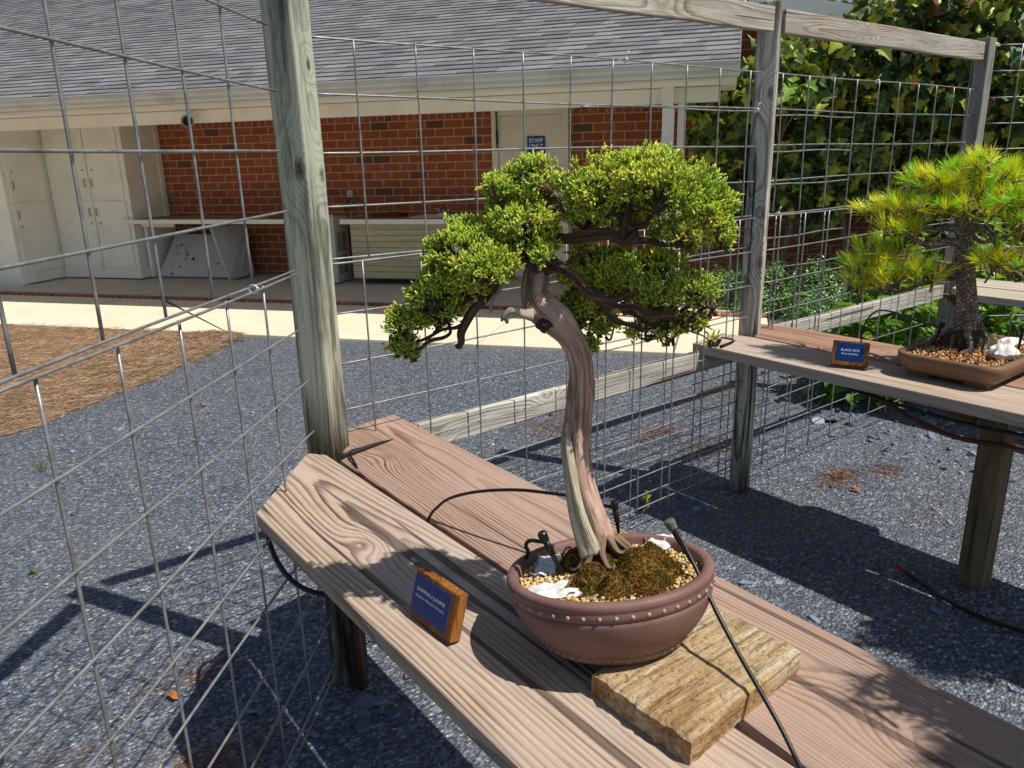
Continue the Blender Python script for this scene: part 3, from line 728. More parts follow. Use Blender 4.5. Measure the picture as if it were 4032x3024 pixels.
# ------------------------------------------------------------------ benches
PT = .80
def plank(poly, z0, z1, mat, parent, bev=.006):
    mb = MB(); mb.prism(poly, z0, z1); return mb.build('plank', mat, parent, bevel=bev, seg=3)
plA = wood('bench_plank', lin(198, 176, 155), lin(94, 64, 48), 'Y', x0=-.10, z0=.735, tilt=(.015, .030), freq=92, wob=.007, seed=2, crack=.7, ring=1.0, knot_amt=.25,
           knots=[(.52, -.17, .80, .04, 3.5)], stain=lin(186, 170, 158), stain_amt=.35, grey=lin(188, 170, 155))
plB = wood('bench_plank', lin(184, 154, 135), lin(84, 51, 39), 'Y', x0=.20, z0=.725, tilt=(-.035, .028), freq=140, wob=.007, seed=6, crack=.65, ring=1.0,
           knots=[(.95, .12, .80, .05, 4.0), (-.42, .16, .80, .05, 4)], knot_amt=.3, stain=lin(170, 148, 134), stain_amt=.3, grey=lin(172, 147, 132))
bench = thing('plant_bench', 'reddish two plank bench carrying the juniper pot in front of the fence', 'bench', (.83, .9, 0), 'wooden display benches')
plank([(.523, -.75), (.822, -.75), (.822, 1.985), (.790, 2.03), (.772, 2.024), (.523, 1.737)], .762, PT, plA, bench)
plank([(.834, -.75), (1.135, -.75), (1.155, 2.18), (.95, 2.150), (.92, 2.045), (.834, 1.93)], .762, PT, plB, bench)
under = wood('under_wood', lin(128, 98, 66), lin(74, 52, 34), 'X', seed=17, crack=.4)
legd = wood('leg_wood', lin(146, 126, 96), lin(80, 66, 48), 'Z', x0=.02, z0=.03, freq=140, seed=19, stain=lin(48, 46, 32), stain_amt=.5, crack=.8, ring=.7)
def brace(parent, x, y, w=.24, h=.10, t=.038):
    for sgn in (-1, 1):
        mb = MB(); xc = x + sgn * .05
        mb.extrude([(xc, y - t / 2, .7615), (x + sgn * w, y - t / 2, .7615), (x + sgn * (w - .03), y - t / 2, .735), (xc, y - t / 2, .7615 - h)], (0, t, 0))
        mb.build('brace', under, parent, bevel=.003)
def leg(parent, x, y):
    mb = MB(); mb.box((x, y, .38), (.092, .092, .76)); mb.build('leg', legd, parent, bevel=.005)
leg(bench, .845, -.55)
bench2 = thing('plant_bench', 'two plank bench carrying the pine pot, middle one of the three benches', 'bench', (2.95, .9, 0), 'wooden display benches')
plC = wood('bench_plank', lin(202, 180, 160), lin(118, 88, 70), 'Y', x0=-.12, z0=.725, tilt=(.02, .03), freq=95, seed=41, crack=.45, ring=.7, stain=lin(160, 146, 134), stain_amt=.5, grey=lin(186, 172, 160))
plD = wood('bench_plank', lin(188, 154, 132), lin(108, 70, 52), 'Y', x0=.2, z0=.72, tilt=(-.03, .03), freq=105, seed=46, crack=.45, ring=.9, stain=lin(120, 84, 66), stain_amt=.4)
plank([(2.66, -1.0), (2.960, -1.0), (2.960, 2.06), (2.93, 2.20), (2.675, 2.165)], .756, PT, plC, bench2)
plank([(2.978, -1.0), (3.28, -1.0), (3.28, 2.02), (3.235, 2.20), (3.10, 2.18), (2.978, 2.05)], .756, PT, plD, bench2)
brace(bench2, P2[0], P2[1] - .075, .26); leg(bench2, 2.985, 1.0); brace(bench2, 2.985, 1.075, .30, .13); leg(bench2, 2.985, -.75)
bench3 = thing('plant_bench', 'pale grey weathered bench at the far right end of the fence', 'bench', (5.05, 1, 0), 'wooden display benches')
plE = wood('bench_plank', lin(206, 196, 178), lin(140, 124, 106), 'Y', x0=.1, z0=.72, tilt=(.03, .03), freq=90, seed=52, crack=.5, ring=.6, stain=lin(170, 160, 146), stain_amt=.5)
plank([(4.77, -1.2), (5.06, -1.2), (5.06, 2.05), (4.93, 2.03), (4.86, 1.94), (4.77, 1.93)], .758, PT, plE, bench3)
plank([(5.09, -1.2), (5.40, -1.2), (5.40, 2.2), (5.2, 2.25), (5.09, 2.04)], .758, PT, plE, bench3)
leg(bench3, 5.08, -1.0); brace(bench3, 5.13, 2.04, .24); 

# ------------------------------------------------------------------ riser board and juniper pot
rb = Mat('weathered_riser', .85, .2); o = rb.obj()
v = rb.map(o, sc=(5, 110, 110)); f = rb.noise(v, 1, 6, .7); f2 = rb.noise(rb.map(o, sc=(2.2, 34, 34)), 1, 5, .65)
k = rb.ramp(f2, [(.30, lin(122, 90, 56)), (.40, lin(178, 140, 96)), (.51, lin(206, 178, 138)), (.64, lin(230, 216, 190))])
k = rb.mix(rb.ramp(f, [(.36, .6), (.46, 0)]), k, lin(84, 58, 32))
pt = rb.noise(o, 90, 4, .7); k = rb.mix(rb.ramp(pt, [(.36, .6), (.46, 0)]), k, lin(92, 68, 38))
k = rb.mix(rb.ramp(rb.noise(o, 11, 4), [(.55, 0), (.72, .5)]), k, lin(96, 74, 44))
riserm = rb.done(k, rb.bump(rb.math('ADD', f, rb.math('MULTIPLY', pt, .9)), .010))
mb = MB()
nx, ny = 30, 22; vs = []
for lay, z in ((0, .8005), (1, .8425)):
    for j in range(ny + 1):
        for i in range(nx + 1):
            x = .708 + (.300) * i / nx; y = .545 + .190 * j / ny
            q = mnoise.noise(Vector((x * 20, y * 60, lay))) * .003
            ex = min(i, nx - i) == 0; ey = min(j, ny - j) == 0
            dx = (mnoise.noise(Vector((y * 70, lay * 2.3, i))) * .006) if ex else 0
            dy = (mnoise.noise(Vector((x * 50, lay * 2.3, j))) * .003) if ey else 0
            zz = z + (q if lay else 0) - ((.004 if lay else 0) if (ex or ey) else 0)
            vs.append((x + dx - .004 * (y - .545) / .2, y + dy + .02 * (x - .7) / .3, zz))
W_ = nx + 1; N_ = W_ * (ny + 1)
fs = [(j * W_ + i, j * W_ + W_ + i, j * W_ + W_ + i + 1, j * W_ + i + 1) for j in range(ny) for i in range(nx)]
fs += [(N_ + j * W_ + i, N_ + j * W_ + i + 1, N_ + j * W_ + W_ + i + 1, N_ + j * W_ + W_ + i) for j in range(ny) for i in range(nx)]
fs += [(i, i + 1, N_ + i + 1, N_ + i) for i in range(nx)] + [(ny * W_ + i + 1, ny * W_ + i, N_ + ny * W_ + i, N_ + ny * W_ + i + 1) for i in range(nx)]
fs += [((j + 1) * W_, j * W_, N_ + j * W_, N_ + (j + 1) * W_) for j in range(ny)] + [(j * W_ + nx, (j + 1) * W_ + nx, N_ + (j + 1) * W_ + nx, N_ + j * W_ + nx) for j in range(ny)]
mb.add(vs, fs); ob = mb.build('wood_block', riserm); tag(ob, 'rough weathered wood block wedged under the juniper pot', 'wood block')

TILT, TAZ = math.radians(11.6), math.radians(13.5)
PN = Vector((math.sin(TILT) * math.sin(TAZ), math.sin(TILT) * math.cos(TAZ), math.cos(TILT)))
MP = Vector((0, 0, 1)).rotation_difference(PN).to_matrix()
PC = np.array([.8235, .8065, .80 + .125 * math.sin(TILT) + .001])
def pot_pt(a, r, z): return tuple(Vector(PC) + MP @ Vector((r * math.cos(a), r * math.sin(a), z)))
m = Mat('unglazed_clay', .55, .3); o = m.obj()
k = m.mix(m.ramp(m.noise(o, 9, 5, .6), [(.35, 0), (.7, 1)]), lin(134, 102, 94), lin(110, 80, 74))
k = m.mix(m.ramp(m.noise(o, 30, 5, .7), [(.6, 0), (.75, .25)]), k, lin(150, 120, 108))
clay = m.done(k, m.bump(m.noise(o, 350, 3), .0006))
pot = thing('drum_pot', 'round brown drum pot with studded rim holding the juniper, tilted on a wood block', 'plant pot', tuple(PC))
pf = [(.118, 0), (.125, .003), (.129, .010), (.1305, .016), (.1335, .018), (.146, .030), (.157, .046), (.166, .064), (.1712, .080), (.1724, .0875), (.1706, .0895), (.1706, .0905), (.1736, .0925), (.1750, .098), (.1752, .104), (.1746, .1075), (.1760, .109), (.1764, .116), (.1740, .1205), (.1680, .1222), (.1600, .1210), (.157, .117), (.154, .09), (.15, .06), (0, .05)]
mb = MB(); mb.lathe(pf, 96, M=MP, c=PC); mb.build('pot_body', clay, pot)
mb = MB()
def bead(mb, c, n, r):
    Mz = Vector((0, 0, 1)).rotation_difference(n).to_matrix()
    mb.lathe([(r * 1.0, -.001), (r * .95, r * .3), (r * .6, r * .75), (r * .2, r * .92)], 8, M=Mz, c=c)
studm = flat('stud_clay', (166, 142, 132), .45, .4)
for i in range(44):
    a = 2 * PI * i / 44; bead(mb, pot_pt(a, .1742, .0995), MP @ Vector((math.cos(a), math.sin(a), .05)), .0038)
mb.build('rim_stud', studm, pot); mb = MB()
for i in range(52):
    a = 2 * PI * i / 52; bead(mb, pot_pt(a, .1292, .011), MP @ Vector((math.cos(a), math.sin(a), 0)), .0026)
mb.build('foot_stud', studm, pot)
mb = MB(); mb.lathe([(.1555, .099), (.12, .104), (.06, .11), (0, .112)], 40, M=MP, c=PC)
soilm = Mat('soil_dark', .95, .1); soilm.done(soilm.mix(soilm.ramp(soilm.noise(soilm.obj(), 60, 5), [(.4, 0), (.65, 1)]), lin(58, 44, 28), lin(112, 84, 46)))
mb.build('soil', soilm.m, pot)
ico = bmesh.new(); bmesh.ops.create_icosphere(ico, subdivisions=1, radius=1)
ICO_V = np.array([v.co[:] for v in ico.verts]); ICO_F = np.array([[v.index for v in f.verts] for f in ico.faces]); ico.free()
def granules(n, posf, s0, s1, cols, probs):
    pos = np.array([posf() for _ in range(n)])
    S = NR.uniform(s0, s1, n)[:, None] * NR.uniform(.75, 1.2, (n, 3))
    base = np.array([lin(*c)[:3] for c in cols])[NR.choice(len(cols), n, p=probs)] * NR.uniform(.8, 1.15, (n, 1))
    D = NR.normal(size=(n, 3))
    return scatter(ICO_V, ICO_F, pos, frames(D), S, np.ones((len(ICO_V), 3)), base)
def in_pot():
    r = math.sqrt(R.random()) * .153; a = R.uniform(0, 2 * PI)
    return pot_pt(a, r, .104 + .008 * (1 - r / .155) + R.uniform(-.003, .002))
gm = Mat('granule', .8, .2); gm = gm.done(gm.attr('Col'))
V, F, C = granules(3600, in_pot, .0018, .0044, [(214, 184, 128), (190, 154, 100), (226, 206, 162), (126, 98, 64), (160, 150, 132)], [.38, .27, .15, .12, .08])
tag(tri_mesh('granules', V, F, C, gm, pot, True), kind='stuff')
# moss mound with roots
BJ = np.array([.845, .85, .955])
def moss_h(x, y):
    """height of the moss over the soil plane at offset x,y (pot frame)"""
    h = 0
    for cx, cy, r, a in ((.0, .005, .058, .060), (-.026, -.056, .040, .046), (.048, -.046, .050, .062), (.072, .0, .042, .054), (-.060, .02, .034, .044), (.008, -.088, .034, .040), (.098, -.03, .030, .034), (.06, -.090, .028, .034)):
        h = max(h, a * math.exp(-((x - cx) ** 2 + (y - cy) ** 2) / (r * r) * 1.3))
    return h
PX = Vector((.72, -.69, 0)); PXl = MP.inverted() @ PX; PXl.z = 0; PXl.normalize(); PYl = Vector((-PXl.y, PXl.x, 0))
def mpt(u, v, dz=0):
    q = PXl * u + PYl * v
    return Vector(PC) + MP @ Vector((q.x, q.y, .104 + moss_h(u, v) + dz))
vs, cs, fs = [], [], []; g = 60
for j in range(g + 1):
    for i in range(g + 1):
        u = -.14 + .28 * i / g; v_ = -.14 + .28 * j / g
        h = moss_h(u, v_); q = mnoise.noise(Vector((u * 45, v_ * 45, 1))) * .009 + mnoise.noise(Vector((u * 110, v_ * 110, 4))) * .004
        vs.append(tuple(mpt(u, v_, q - .006 if h > .006 else -.02)))
        t = mnoise.noise(Vector((u * 30, v_ * 30, 9))) * .5 + .5
        a, b = np.array(lin(176, 126, 62)[:3]), np.array(lin(116, 106, 46)[:3])
        c = a * t + b * (1 - t)
        if mnoise.noise(Vector((u * 50, v_ * 50, 2))) > .22: c = np.array(lin(92, 66, 48)[:3])
        cs.append(tuple(c))
cell = lambda i, j: moss_h(-.14 + .28 * (i + .5) / g, -.14 + .28 * (j + .5) / g) > .004 and math.hypot(-.14 + .28 * (i + .5) / g, -.14 + .28 * (j + .5) / g) < .142
fs = [(j * (g + 1) + i, j * (g + 1) + i + 1, (j + 1) * (g + 1) + i + 1, (j + 1) * (g + 1) + i) for j in range(g) for i in range(g) if cell(i, j)]
mm = Mat('moss', .95, .1); c = mm.attr('Col'); nz = mm.noise(mm.obj(), 280, 4, .7)
mossm = mm.done(mm.mix(mm.ramp(nz, [(.4, .8), (.6, 0)]), c, lin(34, 26, 12)), mm.bump(nz, .004))
mb = MB(); mb.add(vs, fs, cs, None, True); moss = mb.build('moss', mossm, pot, attrs=True)
# moss fuzz
pos, tint, D = [], [], []
while len(pos) < 9000:
    u, v_ = R.uniform(-.13, .13), R.uniform(-.13, .13)
    if moss_h(u, v_) < .008 or math.hypot(u, v_) > .142: continue
    pos.append(tuple(mpt(u, v_, mnoise.noise(Vector((u * 45, v_ * 45, 1))) * .009 - .006)))
    t = min(1, max(0, mnoise.noise(Vector((u * 30, v_ * 30, 9))) * .9 + .5 + R.uniform(-.2, .2)))
    tint.append(np.array(lin(204, 148, 70)[:3]) * t + np.array(lin(138, 124, 52)[:3]) * (1 - t)); D.append((R.gauss(0, .5), R.gauss(0, .5), 1))
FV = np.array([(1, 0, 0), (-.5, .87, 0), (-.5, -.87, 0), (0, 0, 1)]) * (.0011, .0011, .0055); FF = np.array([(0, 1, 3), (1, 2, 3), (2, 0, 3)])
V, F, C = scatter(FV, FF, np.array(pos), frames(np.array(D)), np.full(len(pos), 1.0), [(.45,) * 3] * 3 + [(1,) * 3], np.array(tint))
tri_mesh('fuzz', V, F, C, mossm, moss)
# ------------------------------------------------------------------ juniper (local axes: right, away, up around its foot)
PADS= [(-.012,0,.611,.059,.051,.060),(.045,.050,.618,.066,.051,.069),(.099,.000,.602,.063,.051,.063),(.141,-.020,.572,.040,.046,.052),(.063,-.070,.612,.056,.041,.044),(.019,.070,.578,.064,.040,.057),(-.036,.020,.582,.043,.040,.048),(.126,.050,.542,.059,.026,.049),(.104,-.050,.545,.037,.019,.032),(.050,.000,.640,.056,.032,.059),(.161,0,.539,.025,.024,.030),(-.117,.000,.645,.034,.021,.032),(-.092,.020,.630,.019,.017,.021),(-.142,.000,.637,.024,.018,.025),(-.172,-.020,.616,.027,.024,.029),(-.128,0,.609,.037,.027,.036),(-.168,0,.595,.021,.016,.026),(-.099,-.020,.625,.026,.019,.026),(-.134,-.020,.568,.052,.031,.053),(-.122,0,.537,.041,.033,.047),(-.102,-.030,.516,.021,.020,.028),(-.203,.000,.549,.058,.029,.051),(-.238,-.030,.524,.049,.036,.050),(-.187,-.060,.506,.053,.034,.049),(-.260,-.010,.478,.041,.038,.046),(-.173,.020,.514,.045,.039,.045),(-.228,0,.465,.046,.030,.045),(-.293,-.020,.450,.031,.031,.037),(-.272,0,.427,.039,.027,.038),(-.311,0,.412,.029,.023,.032),(-.340,-.010,.406,.024,.032,.030),(-.343,0,.368,.025,.028,.028),(-.336,.020,.347,.016,.017,.019),(-.285,.020,.400,.029,.020,.023),(-.040,.030,.508,.034,.022,.037),(-.059,.030,.475,.027,.025,.033),(.008,.050,.479,.062,.039,.060),(.059,.020,.468,.057,.040,.055),(-.014,.080,.436,.056,.037,.047),(.078,.050,.493,.036,.025,.037),(-.052,.050,.422,.035,.034,.038),(-.021,.070,.390,.037,.027,.036),(.039,.070,.430,.046,.028,.038),(.073,0,.450,.036,.028,.036),(.127,-.020,.464,.040,.025,.040),(.162,.000,.439,.020,.026,.026),(.109,0,.431,.036,.023,.032),(.148,-.020,.453,.025,.024,.025)]
SPARSE= [(.060,0,.394,.037,.018,.029),(.095,-.020,.394,.026,.019,.026),(.113,0,.413,.029,.016,.025),(-.037,.060,.360,.022,.017,.024),(.161,-.030,.385,.011,.010,.011),(.083,.030,.407,.037,.018,.030),(-.067,.050,.378,.017,.020,.020),(.131,0,.409,.025,.017,.019)]
TRUNK= [(-.007,0,0,.035),(-.017,0,.037,.032),(-.030,0,.081,.028),(-.045,.005,.130,.026),(-.052,.010,.178,.024),(-.053,.010,.228,.025),(-.050,.010,.277,.024),(-.048,.005,.323,.021),(-.054,0,.363,.020),(-.067,-.010,.392,.021),(-.084,-.015,.415,.024),(-.104,-.010,.431,.024),(-.117,0,.450,.021),(-.116,.005,.475,.020),(-.115,.010,.496,.018),(-.121,.010,.516,.015),(-.116,.010,.540,.012),(-.102,.010,.558,.010),(-.095,.010,.577,.009),(-.093,.010,.600,.007),(-.101,.010,.617,.006),(-.114,.000,.632,.004)]
BRANCH={
"rightcrown":[(-.107,.010,.547,.009),(-.076,.010,.544,.010),(-.043,0,.542,.011),(-.011,-.010,.541,.011),(.017,-.020,.537,.010),(.033,-.025,.538,.009),(.036,-.020,.548,.008),(.022,-.010,.556,.008),(.012,0,.571,.007),(.003,0,.592,.005),(-.008,0,.619,.004)],
"rc2":[(.017,-.020,.545,.007),(.029,-.010,.572,.006),(.034,0,.598,.004),(.040,0,.625,.003)],
"rc3":[(.022,-.010,.556,.006),(.048,-.020,.565,.005),(.074,-.020,.582,.004),(.103,0,.590,.003)],
"rc4":[(.033,-.020,.538,.007),(.060,0,.530,.006),(.093,.020,.533,.004),(.128,.030,.546,.003)],
"upleft":[(-.093,0,.578,.009),(-.085,-.010,.587,.009),(-.090,-.010,.604,.006),(-.120,-.010,.615,.004),(-.148,-.010,.612,.003)],
"left1":[(-.116,0,.490,.013),(-.134,0,.509,.010),(-.159,0,.509,.009),(-.177,-.010,.481,.008),(-.192,-.015,.460,.009),(-.203,-.020,.442,.009),(-.217,-.020,.420,.008),(-.229,-.020,.397,.007),(-.238,-.020,.380,.006),(-.243,-.020,.370,.004)],
"left2":[(-.196,-.015,.456,.007),(-.223,-.010,.440,.006),(-.246,-.010,.433,.005),(-.276,.000,.419,.004),(-.300,0,.412,.003)],
"left3":[(-.226,-.020,.416,.004),(-.248,-.010,.402,.004),(-.270,0,.392,.003),(-.297,0,.381,.003),(-.321,0,.372,.002)],
"left4":[(-.265,0,.412,.003),(-.262,0,.393,.003),(-.274,0,.381,.004),(-.290,0,.377,.004),(-.310,.000,.369,.002),(-.329,0,.380,.002)],
"right1":[(-.101,-.005,.491,.009),(-.078,-.020,.498,.008),(-.056,-.030,.494,.008),(-.044,-.030,.480,.009),(-.036,-.030,.462,.009),(-.019,-.030,.449,.010),(.004,-.030,.454,.007),(.023,-.030,.461,.006),(.047,-.020,.468,.004)],
"right2":[(-.020,-.030,.449,.008),(.005,-.030,.441,.006),(.033,-.030,.435,.006),(.058,-.030,.425,.007),(.086,-.030,.423,.006),(.115,-.020,.419,.004),(.140,-.010,.422,.003),(.162,.000,.435,.001)],
"right3":[(-.013,-.020,.442,.006),(.009,-.020,.417,.005),(.023,-.020,.409,.004),(.036,-.020,.401,.004),(.056,-.020,.396,.004),(.077,-.020,.401,.002),(.098,-.020,.391,.001)],
"right4":[(.019,-.020,.427,.004),(.037,-.020,.417,.004),(.059,-.020,.413,.003),(.087,-.020,.410,.002),(.122,-.020,.406,.001)],
"twig1":[(-.081,-.020,.498,.004),(-.099,-.020,.507,.005),(-.070,-.020,.502,.004),(-.053,-.020,.506,.004),(-.045,-.020,.521,.003),(-.044,-.020,.530,.002)],
"rlow":[(-.069,.010,.391,.011),(-.065,.030,.406,.012),(-.056,.050,.416,.008),(-.043,.060,.427,.005)],
"rtip":[(.086,-.030,.423,.004),(.121,-.030,.408,.002),(.146,-.030,.396,.001),(.163,-.030,.387,.001)],
}
JIN= [(-.121,-.030,.424,.010),(-.135,-.035,.428,.007),(-.147,-.040,.434,.006),(-.158,-.040,.431,.005),(-.165,-.040,.423,.004),(-.169,-.040,.417,.001)] 
JIN2= [(-.158,-.040,.431,.004),(-.161,-.040,.422,.004),(-.159,-.040,.414,.002)] 
DEAD= [(-.169,-.020,.475,.004),(-.175,-.030,.459,.003),(-.185,-.030,.448,.003),(-.187,-.030,.429,.002)]
SHARI= [(-.024,-.030,.016,.024),(-.039,-.028,.059,.019),(-.051,-.024,.100,.016),(-.061,-.020,.149,.013),(-.067,-.014,.188,.011),(-.070,-.010,.219,.008),(-.066,-.005,.246,.005)]
PTRUNK= [(0,0,-.010,.075),(-.009,.000,.031,.053),(-.014,0,.088,.041),(-.023,.000,.159,.035),(-.037,0,.246,.033),(-.051,.000,.315,.035),(-.054,.000,.366,.029),(-.070,.000,.417,.026),(-.079,0,.468,.022),(-.078,.000,.509,.017),(-.074,.000,.568,.012),(-.074,.000,.625,.007)]
PBR={
"a":[(-.053,-.020,.291,.016),(-.095,-.050,.276,.014),(-.136,-.080,.252,.012),(-.186,-.100,.225,.009),(-.253,-.100,.194,.007),(-.328,-.080,.195,.005)],
"b":[(-.067,-.010,.375,.019),(-.116,-.040,.382,.017),(-.166,-.080,.371,.014),(-.205,-.100,.388,.010),(-.255,-.100,.421,.009),(-.325,-.080,.469,.005)],
"c":[(-.083,0,.425,.017),(-.131,-.020,.431,.014),(-.173,-.050,.419,.012),(-.200,-.050,.452,.010),(-.216,-.050,.519,.009),(-.233,-.030,.586,.005)],
"d":[(-.064,.000,.434,.017),(-.019,-.040,.435,.015),(.011,-.060,.425,.015),(.040,-.080,.386,.013),(.065,-.100,.340,.011),(.097,-.100,.309,.010),(.137,-.100,.270,.007)],
"e":[(-.070,0,.476,.015),(-.021,.030,.491,.012),(.049,.040,.517,.010),(.130,.040,.542,.007),(.182,.020,.551,.005)],
"g":[(-.074,0,.451,.015),(-.006,.080,.377,.012),(.066,.100,.395,.010),(.148,.120,.429,.007)],
"h":[(-.083,.000,.467,.014),(-.143,.060,.496,.012),(-.208,.100,.493,.009),(-.292,.120,.509,.007),(-.376,.100,.527,.005)],
"i":[(-.056,.020,.277,.014),(-.119,.100,.282,.013),(-.202,.120,.293,.009),(-.300,.100,.291,.006)],
"j":[(.039,-.060,.376,.012),(.091,-.060,.353,.010),(.150,-.050,.330,.008),(.206,-.040,.323,.005)],
}
PPADS= [(-.356,-.060,.281,.099,.072,.108),(-.267,-.100,.247,.088,.046,.088),(-.342,.050,.341,.089,.067,.092),(-.185,-.080,.275,.070,.052,.070),(-.393,-.050,.214,.055,.048,.073),(-.362,.020,.487,.072,.051,.082),(-.269,-.040,.432,.081,.060,.088),(-.241,-.020,.517,.079,.063,.087),(-.231,.020,.609,.063,.060,.079),(-.165,-.020,.585,.075,.062,.086),(-.129,.040,.641,.059,.045,.069),(-.048,.040,.591,.075,.068,.085),(-.035,.000,.665,.057,.043,.067),(.049,.000,.616,.079,.060,.083),(.045,-.060,.538,.082,.059,.082),(.127,.000,.552,.075,.066,.099),(.098,-.060,.459,.069,.056,.082),(.045,-.100,.331,.060,.043,.066),(.118,-.080,.308,.066,.049,.066),(.187,.000,.326,.067,.050,.083),(.195,.000,.457,.082,.059,.098),(-.139,-.060,.512,.078,.048,.068),(-.035,-.080,.507,.060,.043,.066),(.191,.050,.597,.066,.059,.082)]

def local(B):
    n = np.array([B[0], B[1], 0]) / math.hypot(B[0], B[1]); rt = np.array([n[1], -n[0], 0])
    return lambda a, b, c: tuple(B + rt * a + n * b + np.array([0, 0, c]))
LJ = local(BJ)
def m_bark(name, a, b, c, fib=1.0, bump=.004):
    m = Mat(name, .8, .2); v = m.attr('tc', True)
    f = m.noise(m.map(v, sc=(140, 140, 9)), 1, 5, .7, .4); g = m.noise(m.map(v, sc=(60, 60, 14)), 1, 4)
    k = m.mix(m.ramp(g, [(.35, 0), (.65, 1)]), lin(*a), lin(*b)); k = m.mix(m.ramp(f, [(.36, .85), (.52, 0)]), k, lin(*c))
    return m.done(k, m.bump(f, bump))
bark = m_bark('juniper_bark', (222, 192, 172), (176, 142, 124), (86, 62, 52))
barkd = m_bark('branch_bark', (136, 108, 90), (100, 78, 64), (44, 34, 28))
deadm = m_bark('bleached_wood', (224, 216, 192), (196, 184, 156), (104, 90, 66), bump=.006)
jinm = m_bark('grey_deadwood', (206, 192, 176), (176, 160, 144), (104, 90, 78))
jun = thing('juniper_bonsai', 'old bonsai juniper with twisting trunk and dense bright green foliage pads in the drum pot', 'bonsai tree', tuple(BJ))
def ridge(ph, amt=.12, tw=9, n=3):
    return lambda a, L, t: 1 + amt * math.sin(n * a + L * tw + ph) + amt * .55 * math.sin((n + 2) * a - L * tw * .7 + ph * 2) + .05 * math.sin(11 * a + L * 14)
def limb(rows, L, k=1.0): return [L(*r[:3]) for r in rows], [r[3] * k for r in rows]
mb = MB(); p, r = limb(TRUNK, LJ, .88); r = [q * (1.14 if i >= 10 else 1) for i, q in enumerate(r)]; mb.tube(p, r, 30, ridge(.6, .15), 6); 
mb.build('trunk', bark, jun, attrs=True)
mb = MB(); p, r = limb(SHARI, LJ, .84); mb.tube(p, r, 20, ridge(2, .2, 14, 4), 6); mb.build('bleached_strip', deadm, jun, attrs=True)
for nm in ('rightcrown', 'rc2', 'rc3', 'rc4', 'upleft', 'left1', 'left2', 'left3', 'left4', 'right1', 'right2', 'right3', 'right4', 'twig1', 'rlow', 'rtip'):
    mb = MB(); p, r = limb(BRANCH[nm], LJ, .80)
    p = [p[0]] + [tuple(np.array(q) + NR.normal(0, .0042, 3)) for q in p[1:]]
    mb.tube(p, r, 14, ridge(len(nm), .24, 34), 5); mb.build('branch', barkd, jun, attrs=True)
mb = MB()
for rows in (JIN, JIN2, DEAD): p, r = limb(rows, LJ); mb.tube(p, r, 10, ridge(1, .15, 20), 4)
mb.build('dead_stub', jinm, jun, attrs=True)
mb = MB(); mb.tube([LJ(-.100, -.025, .408), LJ(-.106, -.036, .412), LJ(-.112, -.046, .410)], [.014, .010, .004], 12, ridge(4, .14, 90, 2), 3); mb.build('black_knot', flat('burnt_wood', (62, 52, 44), .8, var=.5, scale=120, bump=.01), jun)
rootm = m_bark('root_bark', (178, 150, 128), (140, 112, 92), (80, 58, 46))
for q in range(13):
    a = q / 13 * 2 * PI + R.uniform(-.2, .2); L = R.uniform(.02, .062); r = R.uniform(.005, .009); mb = MB()
    pts = []
    for i in range(6):
        t = i / 5; aa = a + math.sin(t * 3 + q) * .3
        u, v_ = .0 + math.cos(aa) * (.018 + L * t), .01 + math.sin(aa) * (.018 + L * t)
        pts.append(tuple(mpt(u, v_, .012 * (1 - t) + R.uniform(-.003, .004))))
    mb.tube(pts, [r * (1 - .75 * i / 5) for i in range(6)], 8, ridge(q, .2, 40), 3); mb.build('root', rootm, jun, attrs=True)
mb = MB()
for q in range(16):
    u, v_ = R.uniform(-.1, .1), R.uniform(-.11, .06); a = R.uniform(0, 6); l = R.uniform(.01, .022)
    mb.tube([tuple(mpt(u, v_, .003)), tuple(mpt(u + math.cos(a) * l * .5, v_ + math.sin(a) * l * .5, .007)), tuple(mpt(u + math.cos(a) * l, v_ + math.sin(a) * l, .003))], R.uniform(.001, .0022), 5)
tag(mb.build('twig_litter', rootm, pot, attrs=True), kind='stuff')

